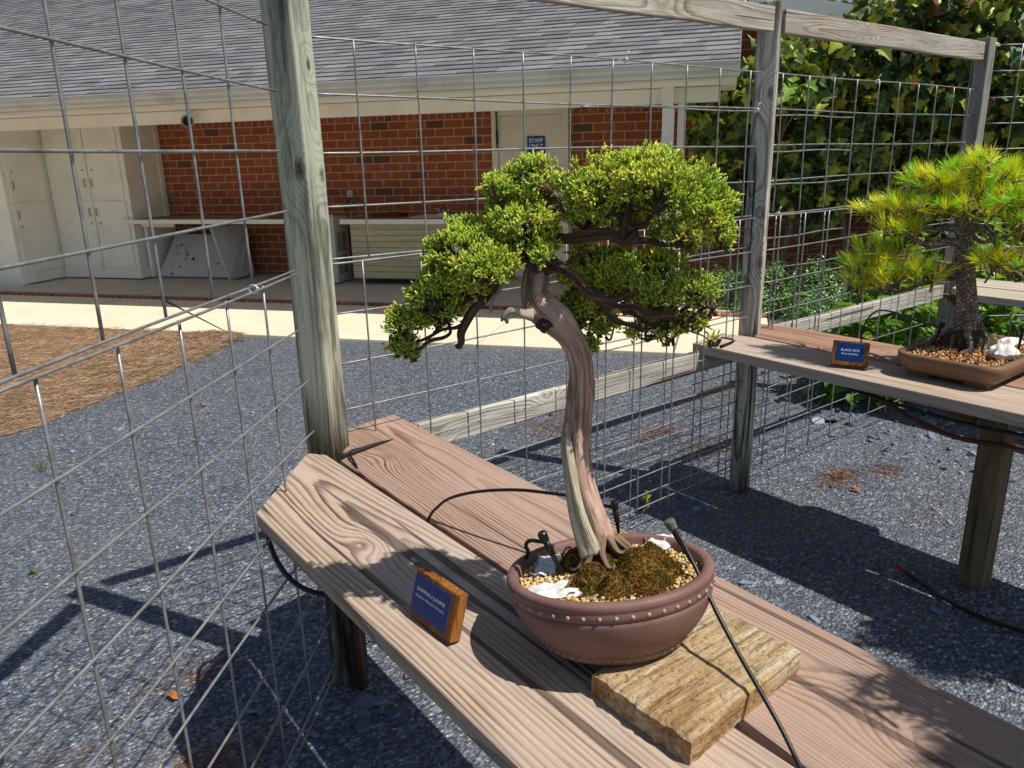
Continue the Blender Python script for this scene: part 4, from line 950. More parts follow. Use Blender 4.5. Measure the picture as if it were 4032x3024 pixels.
def sprig_proto():
    """one blunt scale-leaf shoot"""
    V = []
    for z, r in ((0, .55), (.35, .95), (.75, .85), (1.0, .30)):
        for k in range(4):
            a = PI / 2 * k + z; V.append((math.cos(a) * r, math.sin(a) * r, z))
    F = []
    for i in range(3):
        for k in range(4):
            k2 = (k + 1) % 4; F += [(i * 4 + k, i * 4 + k2, i * 4 + 4 + k2), (i * 4 + k, i * 4 + 4 + k2, i * 4 + 4 + k)]
    F += [(12, 13, 14), (12, 14, 15)]
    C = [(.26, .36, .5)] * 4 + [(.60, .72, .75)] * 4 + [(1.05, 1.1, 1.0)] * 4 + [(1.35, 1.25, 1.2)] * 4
    return np.array(V), np.array(F), np.array(C)
SP = sprig_proto()
def pad_mesh(pads, allpads, L, dens, under=.12, thin=1.0):
    rt = np.array(L(1, 0, 0)) - np.array(L(0, 0, 0)); n = np.array(L(0, 1, 0)) - np.array(L(0, 0, 0))
    B3 = np.stack([rt, n, np.array([0, 0, 1.])], axis=1); O = np.array(L(0, 0, 0))
    sh = lambda r_: max(r_ - .0065, .6 * r_)
    pads = [(p[0], p[1], p[2], sh(p[3]), sh(p[4]), sh(p[5])) for p in pads]; allpads = [(p[0], p[1], p[2], sh(p[3]), sh(p[4]), sh(p[5])) for p in allpads]
    AP = np.array([p[:3] for p in allpads]); AR = np.array([(p[3], p[5], p[4]) for p in allpads])
    pos, D, tint, lens = [], [], [], []
    for p in pads:
        area = 4 * PI * ((p[3] * p[4] + p[3] * p[5] + p[4] * p[5]) / 3)
        m = max(45, int(area * dens)); d = NR.normal(size=(m, 3)); d /= np.linalg.norm(d, axis=1, keepdims=True)
        keep = (d[:, 2] > -.35) | (NR.random(m) < under); d = d[keep]
        lump = np.array([mnoise.noise(Vector((q[0] * 2.6 + p[0] * 30, q[1] * 2.6, q[2] * 2.6 + p[2] * 30))) for q in d])
        rr = (.95 + .42 * lump) * np.where(NR.random(len(d)) < .14, NR.uniform(1.0, 1.28, len(d)), NR.uniform(.74, 1.04, len(d)))
        q = np.array(p[:3]) + d * np.array([p[3], p[5], p[4]]) * rr[:, None]
        # skip what sits deep inside a neighbouring pad
        dd = (((q[:, None, :] - AP[None]) / AR[None]) ** 2).sum(2)
        ins = (dd < .55).any(1); ok = ~ins | (NR.random(len(q)) < .10)
        gap = np.array([mnoise.noise(Vector(tuple(z * 26))) for z in q]); ok &= (gap > -.01 * thin) | (NR.random(len(q)) < .12)
        pos.append(q[ok]); nn = d[ok] / np.array([p[3], p[5], p[4]]) * p[4]; nn /= np.linalg.norm(nn, axis=1, keepdims=True)
        D.append(nn)
    pos = np.concatenate(pos); nn = np.concatenate(D)
    k = 5
    base = np.repeat(pos, k, 0); dirs = np.repeat(nn * .75 + np.array([0, 0, .55]) + NR.normal(0, .25, nn.shape), k, 0) + NR.normal(0, .5, (len(base), 3))
    base = base + NR.normal(0, .003, base.shape)
    tone = np.array([mnoise.noise(Vector(tuple(z * 17 + 3))) for z in pos]); yel = NR.random(len(pos)) < .12
    c = np.where(tone[:, None] > .1, np.array([.84, .84, .12]), np.array([.60, .72, .10])); c = np.where(yel[:, None], np.array([.80, .70, .09]), c)
    c = np.repeat(c, k, 0) * NR.uniform(.72, 1.2, (len(base), 1)); br = NR.random(len(base)) < .025; c[br] = (.42, .24, .08)
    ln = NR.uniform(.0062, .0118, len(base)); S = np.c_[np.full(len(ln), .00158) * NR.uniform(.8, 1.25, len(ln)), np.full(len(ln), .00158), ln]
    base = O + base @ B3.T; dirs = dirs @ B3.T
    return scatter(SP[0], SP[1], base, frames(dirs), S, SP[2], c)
jleaf = foliage_mat('juniper_foliage', .42, .5, .28, .2)
ALLP = PADS + SPARSE
groups = [(0, 11), (11, 18), (18, 33), (33, 45)]
for a, b in groups:
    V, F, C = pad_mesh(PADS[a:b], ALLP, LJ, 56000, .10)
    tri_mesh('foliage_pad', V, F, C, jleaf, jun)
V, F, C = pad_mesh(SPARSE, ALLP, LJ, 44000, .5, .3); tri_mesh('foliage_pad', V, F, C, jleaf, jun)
# fine twigs inside the pads
mb = MB()
for p in ALLP:
    for q in range(7 if p[3] > .03 else 4):
        a = R.uniform(0, 2 * PI); e = R.uniform(-.2, 1)
        tip = (p[0] + math.cos(a) * p[3] * .85, p[1] + math.sin(a) * p[5] * .85, p[2] + e * p[4] * .8)
        st = (p[0] + R.gauss(0, .006), p[1] + R.gauss(0, .006), p[2] - p[4] * .75)
        mid = tuple(.5 * (st[i] + tip[i]) + R.gauss(0, .008) for i in range(3))
        mb.tube([LJ(*st), LJ(*mid), LJ(*tip)], [.003, .002, .001], 5, sub=3)
mb.build('twigs', barkd, jun, attrs=True)

# ------------------------------------------------------------------ black pine
BP = np.array([3.11, 1.195, .90]); LP = local(BP)
pbark = Mat('pine_bark', .9, .15); v = pbark.attr('tc', True)
vo = pbark.voro(pbark.map(v, sc=(60, 60, 34)), 2.3, 'Distance', 'DISTANCE_TO_EDGE'); cc = pbark.sep(pbark.voro(pbark.map(v, sc=(60, 60, 34)), 2.3))[0]
k = pbark.ramp(cc, [(0, lin(140, 122, 108)), (.6, lin(178, 160, 146)), (1, lin(214, 202, 188))]); k = pbark.mix(pbark.ramp(vo, [(.0, .8), (.09, 0)]), k, lin(50, 38, 32))
pbm = pbark.done(k, pbark.bump(pbark.math('MINIMUM', vo, .2), .03))
def make_pine(label):
    t = thing('pine_bonsai', label, 'bonsai tree', tuple(BP), 'pine bonsai trees')
    mb = MB(); p, r = limb(PTRUNK, LP); mb.tube(p, r, 22, ridge(1, .09, 4, 3), 5); mb.build('trunk', pbm, t, attrs=True)
    for rows in PBR.values():
        mb = MB(); p, r = limb(rows, LP, .85); mb.tube(p, r, 9, ridge(2, .15, 12), 4); mb.build('branch', pbm, t, attrs=True)
    mb = MB()
    for q in range(11):
        a = q / 11 * 2 * PI + R.uniform(-.2, .2); L = R.uniform(.07, .15); r = R.uniform(.009, .016); pts = []
        for i in range(6):
            s = i / 5; aa = a + math.sin(s * 3 + q) * .4
            pts.append((BP[0] + math.cos(aa) * (.03 + L * s), BP[1] + math.sin(aa) * (.03 + L * s) * .85, .985 - .095 * s ** .6))
        mb = MB(); mb.tube(pts, [r * (1 - .6 * i / 5) for i in range(6)], 8, ridge(q, .2, 30), 3); mb.build('root', pbm, t, attrs=True)
    # shoots carrying needle tufts
    mb = MB(); NB, ND, NT, NL = [], [], [], []
    for p in PPADS:
        vol = p[3] * p[4] * p[5]; m = max(5, int(22 * (vol / .0004) ** .6))
        for q in range(m):
            d = NR.normal(size=3); d /= np.linalg.norm(d); d[2] = abs(d[2]) * .8 - .15
            tip = np.array(p[:3]) + d * np.array([p[3], p[5], p[4]]) * R.uniform(.25, 1.22)
            ax = np.array([d[0] * .6, d[1] * .6, .62 + R.uniform(-.3, .3)]) + NR.normal(0, .25, 3); ax /= np.linalg.norm(ax)
            st = tip - ax * R.uniform(.05, .085) + NR.normal(0, .008, 3)
            mid = (st + tip) / 2 + NR.normal(0, .005, 3)
            mb.tube([LP(*st), LP(*mid), LP(*tip)], [.0042, .0035, .0022], 5, sub=2)
            nn = R.randint(30, 42); fresh = R.random() < .42
            for z in range(nn):
                s = R.random() ** .7
                NB.append(st + (tip - st) * (.25 + .75 * s)); w_ = (.22 + .8 * (1 - s))
                dd = ax + NR.normal(0, w_ * .72, 3); ND.append(dd)
                NT.append((.50, .80, .08) if (fresh and s > .45) else R.choice(((.90, .88, .07), (.93, .84, .07), (.80, .86, .08), (.90, .66, .08) if R.random() < .3 else (.88, .86, .07))))
                NL.append(R.uniform(.05, .082) * (1 if not fresh else .85))
    mb.build('twigs', pbm, t, attrs=True)
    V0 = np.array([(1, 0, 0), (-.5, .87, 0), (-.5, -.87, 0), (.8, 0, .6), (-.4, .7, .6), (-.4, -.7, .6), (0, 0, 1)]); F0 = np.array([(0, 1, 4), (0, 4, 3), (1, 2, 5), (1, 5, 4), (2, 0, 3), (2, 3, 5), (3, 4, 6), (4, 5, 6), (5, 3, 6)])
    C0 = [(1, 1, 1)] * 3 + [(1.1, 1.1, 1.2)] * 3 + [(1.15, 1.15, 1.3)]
    o3 = np.array(LP(0, 0, 0)); rt = np.array(LP(1, 0, 0)) - o3; n = np.array(LP(0, 1, 0)) - o3; B3 = np.stack([rt, n, np.array([0, 0, 1.])], axis=1)
    base = o3 + np.array(NB) @ B3.T; dirs = np.array(ND) @ B3.T; ln = np.array(NL)
    S = np.c_[np.full(len(ln), .0009), np.full(len(ln), .0009), ln]
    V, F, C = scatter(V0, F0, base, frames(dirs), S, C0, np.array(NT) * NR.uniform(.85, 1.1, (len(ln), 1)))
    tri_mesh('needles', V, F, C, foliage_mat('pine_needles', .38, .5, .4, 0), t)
    return t
pine = make_pine('bonsai pine with scaly trunk and yellow green needles on the middle bench')
# pot of the pine
def make_tray(label, c, L=.56, W=.37, h=.088):
    t = thing('oblong_pot', label, 'plant pot', c, 'oblong bonsai pots')
    def outline(a, b, r, n=7):
        pts = []
        for (sx, sy, a0) in ((1, 1, 0), (-1, 1, 90), (-1, -1, 180), (1, -1, 270)):
            for i in range(n):
                q = math.radians(a0 + 90 * i / (n - 1)); pts.append((sx * (a / 2 - r) + r * math.cos(q), sy * (b / 2 - r) + r * math.sin(q)))
        return pts
    ring_ = [(-.035, .02, .05), (-.03, .018, .055), (-.012, .035, .065), (0, .07, .07), (0, .088, .07), (-.006, .09, .068), (-.02, .09, .058), (-.024, .084, .055), (-.03, .06, .05)]
    vs = []
    for dx, z, r in ring_:
        vs += [(c[0] + x, c[1] + y, c[2] + z) for x, y in outline(L + 2 * dx, W + 2 * dx, r)]
    n = 28; fs = [(i * n + k, i * n + (k + 1) % n, (i + 1) * n + (k + 1) % n, (i + 1) * n + k) for i in range(len(ring_) - 1) for k in range(n)]
    fs += [tuple(range(n - 1, -1, -1)), tuple((len(ring_) - 1) * n + k for k in range(n))]
    mb = MB(); mb.add(vs, fs, smooth=True); cl = flat('pine_pot_clay', (124, 94, 74), .5, .3, var=.15, scale=12)
    mb.build('pot_body', cl, t)
    for sx in (-1, 1):
        for sy in (-1, 1): 
            mb = MB(); mb.box((c[0] + sx * (L / 2 - .10), c[1] + sy * (W / 2 - .085), c[2] + .0095), (.10, .08, .019)); mb.build('foot', cl, t, bevel=.004)
    def pos():
        x, y = R.uniform(-L / 2 + .035, L / 2 - .035), R.uniform(-W / 2 + .035, W / 2 - .035)
        return (c[0] + x, c[1] + y, c[2] + .082 + .02 * math.exp(-(x * x + y * y) / .012) + R.uniform(-.002, .003))
    V, F, C = granules(1800, pos, .0025, .006, [(214, 172, 112), (176, 128, 78), (140, 84, 56), (222, 196, 150), (96, 64, 44)], [.35, .25, .15, .13, .12])
    tag(tri_mesh('granules', V, F, C, gm, t, True), kind='stuff')
    mb = MB(); mb.prism([(c[0] + x, c[1] + y) for x, y in outline(L - .052, W - .052, .05)], c[2] + .06, c[2] + .081); mb.build('soil', soilm.m, t)
    return t
tray = make_tray('low brown oblong pot holding the pine on the middle bench', (3.09, 1.155, .8005))
mb = MB()
for q in range(70):
    x, y = 3.09 + R.uniform(-.2, .22), 1.155 + R.uniform(-.13, .05); a = R.uniform(0, 6); l = R.uniform(.03, .06)
    mb.tube([(x, y, .889), (x + math.cos(a) * l, y + math.sin(a) * l, .889 + R.uniform(.002, .008))], .0011, 4)
mb.build('fallen_needles', flat('needle_brown', (176, 108, 62), .7), tray)['kind'] = 'stuff'
mb = MB(); mb.lathe([(.11, 0), (.10, .03), (.075, .06), (.05, .085), (0, .09)], 24, c=(3.11, 1.195, .872)); mb.build('root_mound', mossm if False else flat('dark_mound', (78, 68, 46), .95, var=.4, scale=60, bump=.02), tray)
wt = thing('hanging_weight', 'small dark round weight hanging by a wire from the pine branch', 'weight', (3.03, 1.26, 1.168))
mb = MB(); mb.lathe([(.0, -.028), (.014, -.025), (.025, -.01), (.028, .0), (.025, .012), (.014, .025), (0, .028)], 18, c=(3.032, 1.258, 1.165)); mb.build('ball', flat('weight_dark', (62, 66, 62), .6), wt)
mb = MB(); mb.tube([(3.032, 1.258, 1.19), (3.03, 1.262, 1.23), (3.034, 1.262, 1.262)], .0014, 5); mb.build('string', flat('string_dark', (60, 54, 46), .7), wt)

def copy_tree(o, parent=None):
    c = o.copy(); col.objects.link(c)
    if parent is not None: c.parent = parent
    for ch in list(o.children): copy_tree(ch, c)
    return c
# neighbours on the same benches, just outside the picture, whose shadows fall into it
for (src, lab, dx, rz) in ((pine, 'bonsai pine standing on the near bench, beyond the wood block', (-1.90, -1.31, 0), 2.2), (pine, 'bonsai pine standing on the middle bench nearest the camera', (-.05, -1.02, 0), .9)):
    c = copy_tree(src); c['label'] = lab
    c.location = Vector(src.location) + Vector(dx); c.rotation_euler.z = rz
for lab, cc_ in (('low brown oblong pot standing on the near bench, beyond the wood block', (1.21, -.135, .8005)), ('low brown oblong pot on the middle bench nearest the camera', (3.05, .15, .8005))):
    c = copy_tree(tray); c['label'] = lab; c.location = cc_
# ------------------------------------------------------------------ name plaques
plw = wood('plaque_wood', lin(186, 122, 62), lin(104, 58, 26), 'Z', x0=.02, z0=.03, freq=160, seed=61, crack=.3, stain=lin(70, 40, 18), stain_amt=.6)
plw2 = wood('plaque_wood_dark', lin(152, 108, 64), lin(76, 48, 26), 'Z', x0=.02, z0=.03, freq=120, seed=66, crack=.3, stain=lin(56, 36, 20), stain_amt=.8)
navy = flat('plate_navy', (18, 52, 118), .18, .5, var=.06); whitep = flat('print_white', (226, 232, 240), .5, var=.02)
def plaque(label, bl, br, h, th, lean, wood_m, t1, t2, s1, s2, px0, px1, pz0, pz1, up1, up2):
    bl, br = np.array(bl), np.array(br); w_ = np.linalg.norm(br - bl); ex = (br - bl) / w_
    back = np.array([-ex[1], ex[0], 0]) * 1.0
    ez = np.array([0, 0, 1]) * math.cos(lean) + back * math.sin(lean); en = np.cross(ex, ez)     # en: outward normal of the face
    t = thing('name_plaque', label, 'plaque', tuple((bl + br) / 2), 'name plaques of the bonsai')
    G = lambda a, b, c: tuple(bl + ex * a + ez * b + en * c + np.array([0, 0, .002 + th * math.sin(lean)]))
    mb = MB(); A = [G(0, 0, 0), G(w_, 0, 0), G(w_ - .002, h, 0), G(.003, h * 1.01, 0)]
    mb.extrude(A, tuple(-en * th)); mb.build('block', wood_m, t, bevel=.003)
    mb = MB(); mb.extrude([G(px0, pz0, .0002), G(px1, pz0, .0002), G(px1, pz1, .0002), G(px0, pz1, .0002)], tuple(en * .0012)); mb.build('plate', navy, t)
    M = Matrix((ex, ez, en)).transposed()
    cx = (px0 + px1) / 2
    text(t1, 'lettering', whitep, G(cx, up1, .0019), M, s1, t, off=0); text(t2, 'lettering', whitep, G(cx, up2, .0019), M, s2, t, off=0)
    return t
plaque('blue SHIMPAKU JUNIPER plate on an orange brown wood block beside the juniper pot', (.588, 1.112, PT), (.596, .982, PT), .088, .024, .30, plw,
       'SHIMPAKU JUNIPER', 'Juniperus chinensis Shimpaku', .0100, .0074, .006, .112, .010, .080, .056, .044)
plaque('blue BLACK PINE plate on a dark wood block beside the pine pot', (2.735, 1.535, PT), (2.792, 1.413, PT), .096, .035, .38, plw2,
       'BLACK PINE', 'Pinus thunbergii', .0125, .0095, .018, .116, .020, .088, .060, .046)

# ------------------------------------------------------------------ drip irrigation
blk = flat('black_plastic', (26, 26, 28), .4, .4, var=.2); dusty = flat('dusty_cap', (108, 104, 98), .8, .2, var=.3)
def emitter(label, base, cap, tube, capm=blk, r=.0075, group='drip emitter stakes'):
    base, cap = np.array(base), np.array(cap); d = Vector(cap - base); n = d.normalized(); Mz = Vector((0, 0, 1)).rotation_difference(n).to_matrix()
    t = thing('drip_emitter', label, 'drip emitter', tuple(base), group)
    mb = MB(); L = d.length; mb.lathe([(.0012, -.012), (.0045, .02), (.0055, L - .012), (.0055, L)], 4, M=Mz, c=base, smooth=False); mb.lathe([(.0062, L - .03), (.0062, L - .002)], 8, M=Mz, c=base); mb.build('stake', blk, t)
    mb = MB(); mb.lathe([(r * .8, -.004), (r, -.002), (r, .004), (r * 1.12, .005), (r * 1.12, .012), (r * .9, .0145), (0, .015)], 14, M=Mz, c=cap, smooth=False); mb.build('cap', capm, t)
    if tube: mb = MB(); mb.tube(tube, .0036 if group != 'x' else .0042, 8, sub=5); mb.build('tube', blk, t)
    return t
emitter('black drip stake at the left side of the juniper pot with a short bent tube', (.771, .874, .915), (.744, .897, .995), [(.744, .897, .990), (.740, .901, .990), (.737, .929, .982), (.738, .942, .967), (.753, .955, .943), (.770, .985, .905), (.80, 1.03, .83)])
emitter('black drip stake behind the juniper trunk with a long arched tube', (.991, .962, .886), (.984, .969, .953), [(.832, 1.449, .775), (.837, 1.433, .809), (.843, 1.415, .831), (.853, 1.383, .861), (.868, 1.336, .887), (.888, 1.272, .912), (.914, 1.189, .935), (.939, 1.111, .947), (.956, 1.058, .952), (.984, .969, .951)])
emitter('dusty capped drip stake at the right rim of the juniper pot with a hanging tube', (.949, .737, .93), (.922, .771, 1.008), [(.922, .771, 1.011), (.916, .747, .997), (.904, .707, .970), (.893, .668, .938), (.882, .631, .911), (.869, .584, .880), (.853, .530, .850), (.842, .489, .824), (.830, .446, .790), (.828, .40, .74)], dusty, .0085)
t = thing('drip_emitter', 'loose black drip stake lying on the near bench by the green post', 'drip emitter', (.875, 1.926, PT), 'drip emitter stakes')
mb = MB(); mb.tube([(.845, 1.918, .812), (.90, 1.931, .810), (.985, 1.951, .806), (1.03, 1.961, .803)], [.006, .0058, .004, .001], 4, smooth=False)
mb.tube([(.87, 1.926, .817), (.99, 1.953, .809)], [.0022, .001], 4); mb.build('stake', blk, t)
mb = MB(); Mz = Vector((0, 0, 1)).rotation_difference(Vector((-1, -.22, .05)).normalized()).to_matrix(); mb.lathe([(.007, 0), (.0085, .004), (.0085, .014), (0, .015)], 12, M=Mz, c=(.845, 1.918, .812), smooth=False); mb.build('cap', blk, t)
mb = MB(); mb.tube([(.866, 1.92, .812), (.856, 1.89, .81), (.843, 1.83, .80), (.836, 1.81, .76), (.83, 1.80, .70)], .0036, 8, sub=4); mb.build('tube', blk, t)
emitter('black drip stake at the left end of the pine pot with an arched tube', (3.005, 1.28, .88), (3.014, 1.259, .968), [(3.117, 1.615, .79), (3.118, 1.618, .844), (3.117, 1.613, .896), (3.111, 1.592, .940), (3.103, 1.565, .967), (3.093, 1.534, .980), (3.074, 1.471, .982), (3.046, 1.376, .970), (3.014, 1.265, .962)], blk, .010)
emitter('black drip stake at the near right side of the pine pot', (3.12, 1.026, .88), (3.121, 1.024, .974), None, blk, .010)
# fertiliser pouches
pm = Mat('pouch_cloth', .9, .1); o = pm.obj(); pm = pm.done(pm.mix(pm.ramp(pm.noise(o, 60, 4), [(.4, 0), (.7, 1)]), lin(232, 232, 230), lin(196, 194, 190)), pm.bump(pm.noise(o, 120, 4, .6), .0015))
def pouch(label, c, rx, ry, rz_, h, seed, nrm=Vector((0, 0, 1)), open_=False):
    mb = MB(); M = Vector((0, 0, 1)).rotation_difference(nrm).to_matrix() @ Matrix.Rotation(rz_, 3, 'Z'); n = 16; vs = []
    for side in (1, -1):
        for j in range(n + 1):
            for i in range(n + 1):
                u, v_ = -1 + 2 * i / n, -1 + 2 * j / n; e = max(0, (1 - u ** 4) * (1 - v_ ** 4))
                if open_ and side == 1: e *= (.35 + .65 * min(1, (u * u + v_ * v_) * 1.3))
                q = mnoise.noise(Vector((u * 2.6 + seed, v_ * 2.6, side))); q2 = mnoise.noise(Vector((u * 6 + seed, v_ * 6, side)))
                z = side * h * .5 * e * (1 + .5 * q) + q2 * h * .06 * e + h * .45 + q * h * .2
                vs.append(Vector(c) + M @ Vector((u * rx * (1 + .06 * q2), v_ * ry * (1 + .10 * q), z)))
    N = (n + 1) ** 2; fs = [(j * (n + 1) + i, j * (n + 1) + i + 1, (j + 1) * (n + 1) + i + 1, (j + 1) * (n + 1) + i) for j in range(n) for i in range(n)]
    fs += [tuple(N + k for k in f[::-1]) for f in fs]; mb.add(vs, fs, None, None, True)
    return tag(mb.build('fertiliser_pouch', pm), label, 'pouch', 'white cloth fertiliser pouches')
pouch('flat white cloth pouch at the left edge of the juniper pot, behind the drip stake', (.790, .935, .903), .052, .030, .9, .016, 1, PN)
pp_ = pouch('torn open white cloth pouch at the front left of the juniper pot', (.722, .832, .928), .052, .034, -.6, .018, 6, PN, True)
pouch('small white cloth pouch behind the moss at the far right of the juniper pot', (.995, .852, .912), .034, .026, .2, .018, 3, PN)
pouch('plump white cloth pouch at the near right corner of the pine pot', (3.003, 1.033, .884), .045, .03, -.7, .05, 4)
pouch('white cloth pouch lying behind the plump one in the pine pot', (3.20, 1.085, .886), .05, .03, -.2, .035, 8)
# hoses and pipes
def hose(name, label, cat, path, r, mat, sub=5):
    mb = MB(); mb.tube(path, r, 8, sub=sub); return tag(mb.build(name, mat), label, cat)
hose('drip_hose', 'black drip hose loop sticking out from under the near bench by its leg', 'hose', [(.80, 2.0, .62), (.70, 2.03, .72), (.625, 1.985, .66), (.592, 1.85, .61), (.595, 1.72, .585), (.64, 1.63, .58), (.72, 1.66, .585), (.81, 1.78, .60), (.90, 1.9, .62)], .007, blk)
rust = flat('red_brown_pipe', (98, 56, 44), .5, .3, var=.2)
t = thing('water_pipe', 'thin red brown water pipe clamped upright beside the green post leg', 'pipe', (.842, 1.955, 0))
mb = MB(); mb.tube([(.848, 1.945, -.02), (.850, 1.95, .3), (.852, 1.955, .74)], .0105, 10); mb.build('pipe_run', rust, t)
mb = MB(); mb.lathe([(.014, -.01), (.016, 0), (.014, .01)], 12, c=(.8505, 1.951, .45)); mb.build('clamp', blk, t)
hose('water_pipe', 'red brown pipe sagging under the middle bench', 'pipe', [(2.80, 2.05, .715), (2.86, 2.0, .73), (2.84, 1.7, .735), (2.82, 1.45, .72), (2.80, 1.25, .66), (2.84, 1.08, .61), (2.93, .90, .60), (3.0, .5, .63), (3.02, .1, .68)], .009, rust)
hose('drip_hose', 'thin black hose hanging under the edge of the middle bench', 'hose', [(2.72, 1.45, .74), (2.735, 1.25, .715), (2.75, 1.05, .70), (2.77, .85, .70), (2.78, .6, .72), (2.80, .3, .75)], .0065, blk)
t = thing('ground_hose', 'black hose with a red tip lying on the gravel by the middle bench leg', 'hose', (2.75, .95, 0))
mb = MB(); mb.tube([(2.822, 1.185, .022), (2.789, 1.090, .014), (2.752, .989, .013), (2.738, .904, .013), (2.740, .828, .013), (2.756, .744, .013), (2.79, .6, .013), (2.8, .3, .013)], .0075, 8, sub=4); mb.build('hose_run', blk, t)
mb = MB(); mb.tube([(2.834, 1.222, .026), (2.820, 1.180, .022)], .0095, 10); mb.build('tip', flat('tip_red', (168, 34, 30), .4), t)

# ------------------------------------------------------------------ pine straw bed, litter
def m_straw():
    m = Mat('pine_straw', .9, .15); o = m.obj()
    wv = m.noise(o, 3, 3, out='Color'); p = m.vmath('ADD', o, m.vmath('MULTIPLY', wv, (.3, .3, 0)))
    a = m.noise(m.map(p, rot=(0, 0, .6), sc=(12, 170, 60)), 1, 5, .7); b = m.noise(m.map(p, rot=(0, 0, -.7), sc=(15, 150, 60)), 1, 5, .7)
    k = m.ramp(m.math('MAXIMUM', a, b), [(.42, lin(100, 78, 60)), (.55, lin(174, 142, 110)), (.66, lin(206, 180, 148)), (.8, lin(226, 208, 184))])
    k = m.mix(m.ramp(m.noise(o, 2.2, 4), [(.4, 0), (.7, .4)]), k, lin(116, 84, 60))
    return m.done(k, m.bump(m.math('ADD', a, b), .02))
bp = [(-3.6, 2.6), (-1.2, 4.35), (.05, 5.45), (.6, 5.85), (1.1, 6.22), (1.7, 6.75), (2.05, 7.1), (2.30, 7.42)]
def straw_edge(x):
    for (a, b), (c, d) in zip(bp, bp[1:]):
        if a <= x <= c: return b + (d - b) * (x - a) / (c - a)
    return 99
def sw_front(x): return (6.29 - .80 * x) / .60
mb = MB(); vs, n, mrows = [], 90, 26
for i in range(n + 1):
    x = -3.6 + 5.9 * i / n; lo = straw_edge(x) + .10 * mnoise.noise(Vector((x * 3.5, 0, 0))) + .04 * mnoise.noise(Vector((x * 14, 0, 5))); hi = sw_front(x)
    for j in range(mrows + 1):
        y = lo + (hi - lo) * j / mrows; ed = min(j / 3, 1, (mrows - j) / 2 + .3)
        vs.append((x, y, .004 + ed * (.035 + .018 * mnoise.noise(Vector((x * 4, y * 4, 2))))))
mb.add(vs, [(i * (mrows + 1) + j, (i + 1) * (mrows + 1) + j, (i + 1) * (mrows + 1) + j + 1, i * (mrows + 1) + j + 1) for i in range(n) for j in range(mrows)], smooth=True)
tag(mb.build('pine_straw_bed', m_straw()), kind='structure')
def needles_soup(name, label, pts, l0, l1, cols, w_=.0011, zr=.02, tilt=.16):
    P = np.array(pts); n = len(P); a = NR.uniform(0, 2 * PI, n); D = np.c_[np.cos(a), np.sin(a), NR.normal(0, tilt, n)]
    V0 = np.array([(1, 0, -.5), (-1, 0, -.5), (.8, .8, .0), (-.8, .8, 0), (1, 0, .5), (-1, 0, .5)]); F0 = np.array([(0, 2, 1), (1, 2, 3), (2, 4, 3), (3, 4, 5)])
    ln = NR.uniform(l0, l1, n); S = np.c_[np.full(n, w_), ln * .10, ln]
    Dn = D / np.linalg.norm(D, axis=1, keepdims=True); X = np.cross(np.array([0, 0, 1.]), Dn); X /= np.linalg.norm(X, axis=1, keepdims=True); Y = np.cross(Dn, X)
    flip = np.where(NR.random(n) < .5, 1, -1)[:, None]; M = np.stack([Y * .3 + X * 0 + np.array([0, 0, .7]), X * flip, Dn], axis=2)
    c = np.array([lin(*q)[:3] for q in cols])[NR.integers(len(cols), size=n)] * NR.uniform(.7, 1.15, (n, 1))
    V, F, C = scatter(V0, F0, P, M, S, np.ones((6, 3)), c)
    m = Mat(name + '_mat', .7, .25); return tag(tri_mesh(name, V, F, C, m.done(m.attr('Col'))), kind='stuff', label=label)
pts = []
while len(pts) < 26000:
    x = R.uniform(-2.6, 2.3); y = straw_edge(x) + (sw_front(x) - straw_edge(x)) * R.random() - .10 * (R.random() ** 3) * 2
    if math.hypot(x, y) > 4.5 + R.expovariate(1 / 2.2): continue
    pts.append((x, y, .035 + .018 * mnoise.noise(Vector((x * 4, y * 4, 2))) + R.uniform(-.008, .018)))
needles_soup('straw_needles', 'brown fallen pine needles covering the straw bed', pts, .05, .13, [(208, 178, 142), (188, 152, 118), (226, 204, 174), (150, 118, 92), (124, 96, 76)], .0014)
pts = []
for (cx, cy, r, n) in ((1.0, 1.0, .22, 160), (.34, 1.9, .2, 500), (.12, 1.65, .18, 420), (.45, 2.35, .16, 180), (.0, 2.1, .22, 260), (2.9, 3.4, .25, 420), (3.3, 2.9, .2, 260), (3.35, 2.55, .22, 340), (3.5, 1.85, .14, 420), (3.75, 1.75, .12, 160), (3.05, 1.9, .3, 120), (3.6, 1.3, .5, 200), (4.2, 3.2, .4, 300), (2.2, 1.5, .5, 150), (1.9, 2.9, .3, 160)):
    for q in range(n): pts.append((R.gauss(cx, r * .55), R.gauss(cy, r * .35), .010 + R.uniform(0, .008)))
needles_soup('needle_litter', 'scattered orange brown needles and bits lying on the gravel', pts, .012, .05, [(176, 112, 62), (196, 132, 78), (150, 92, 52), (170, 140, 84)], .0011, tilt=.1)

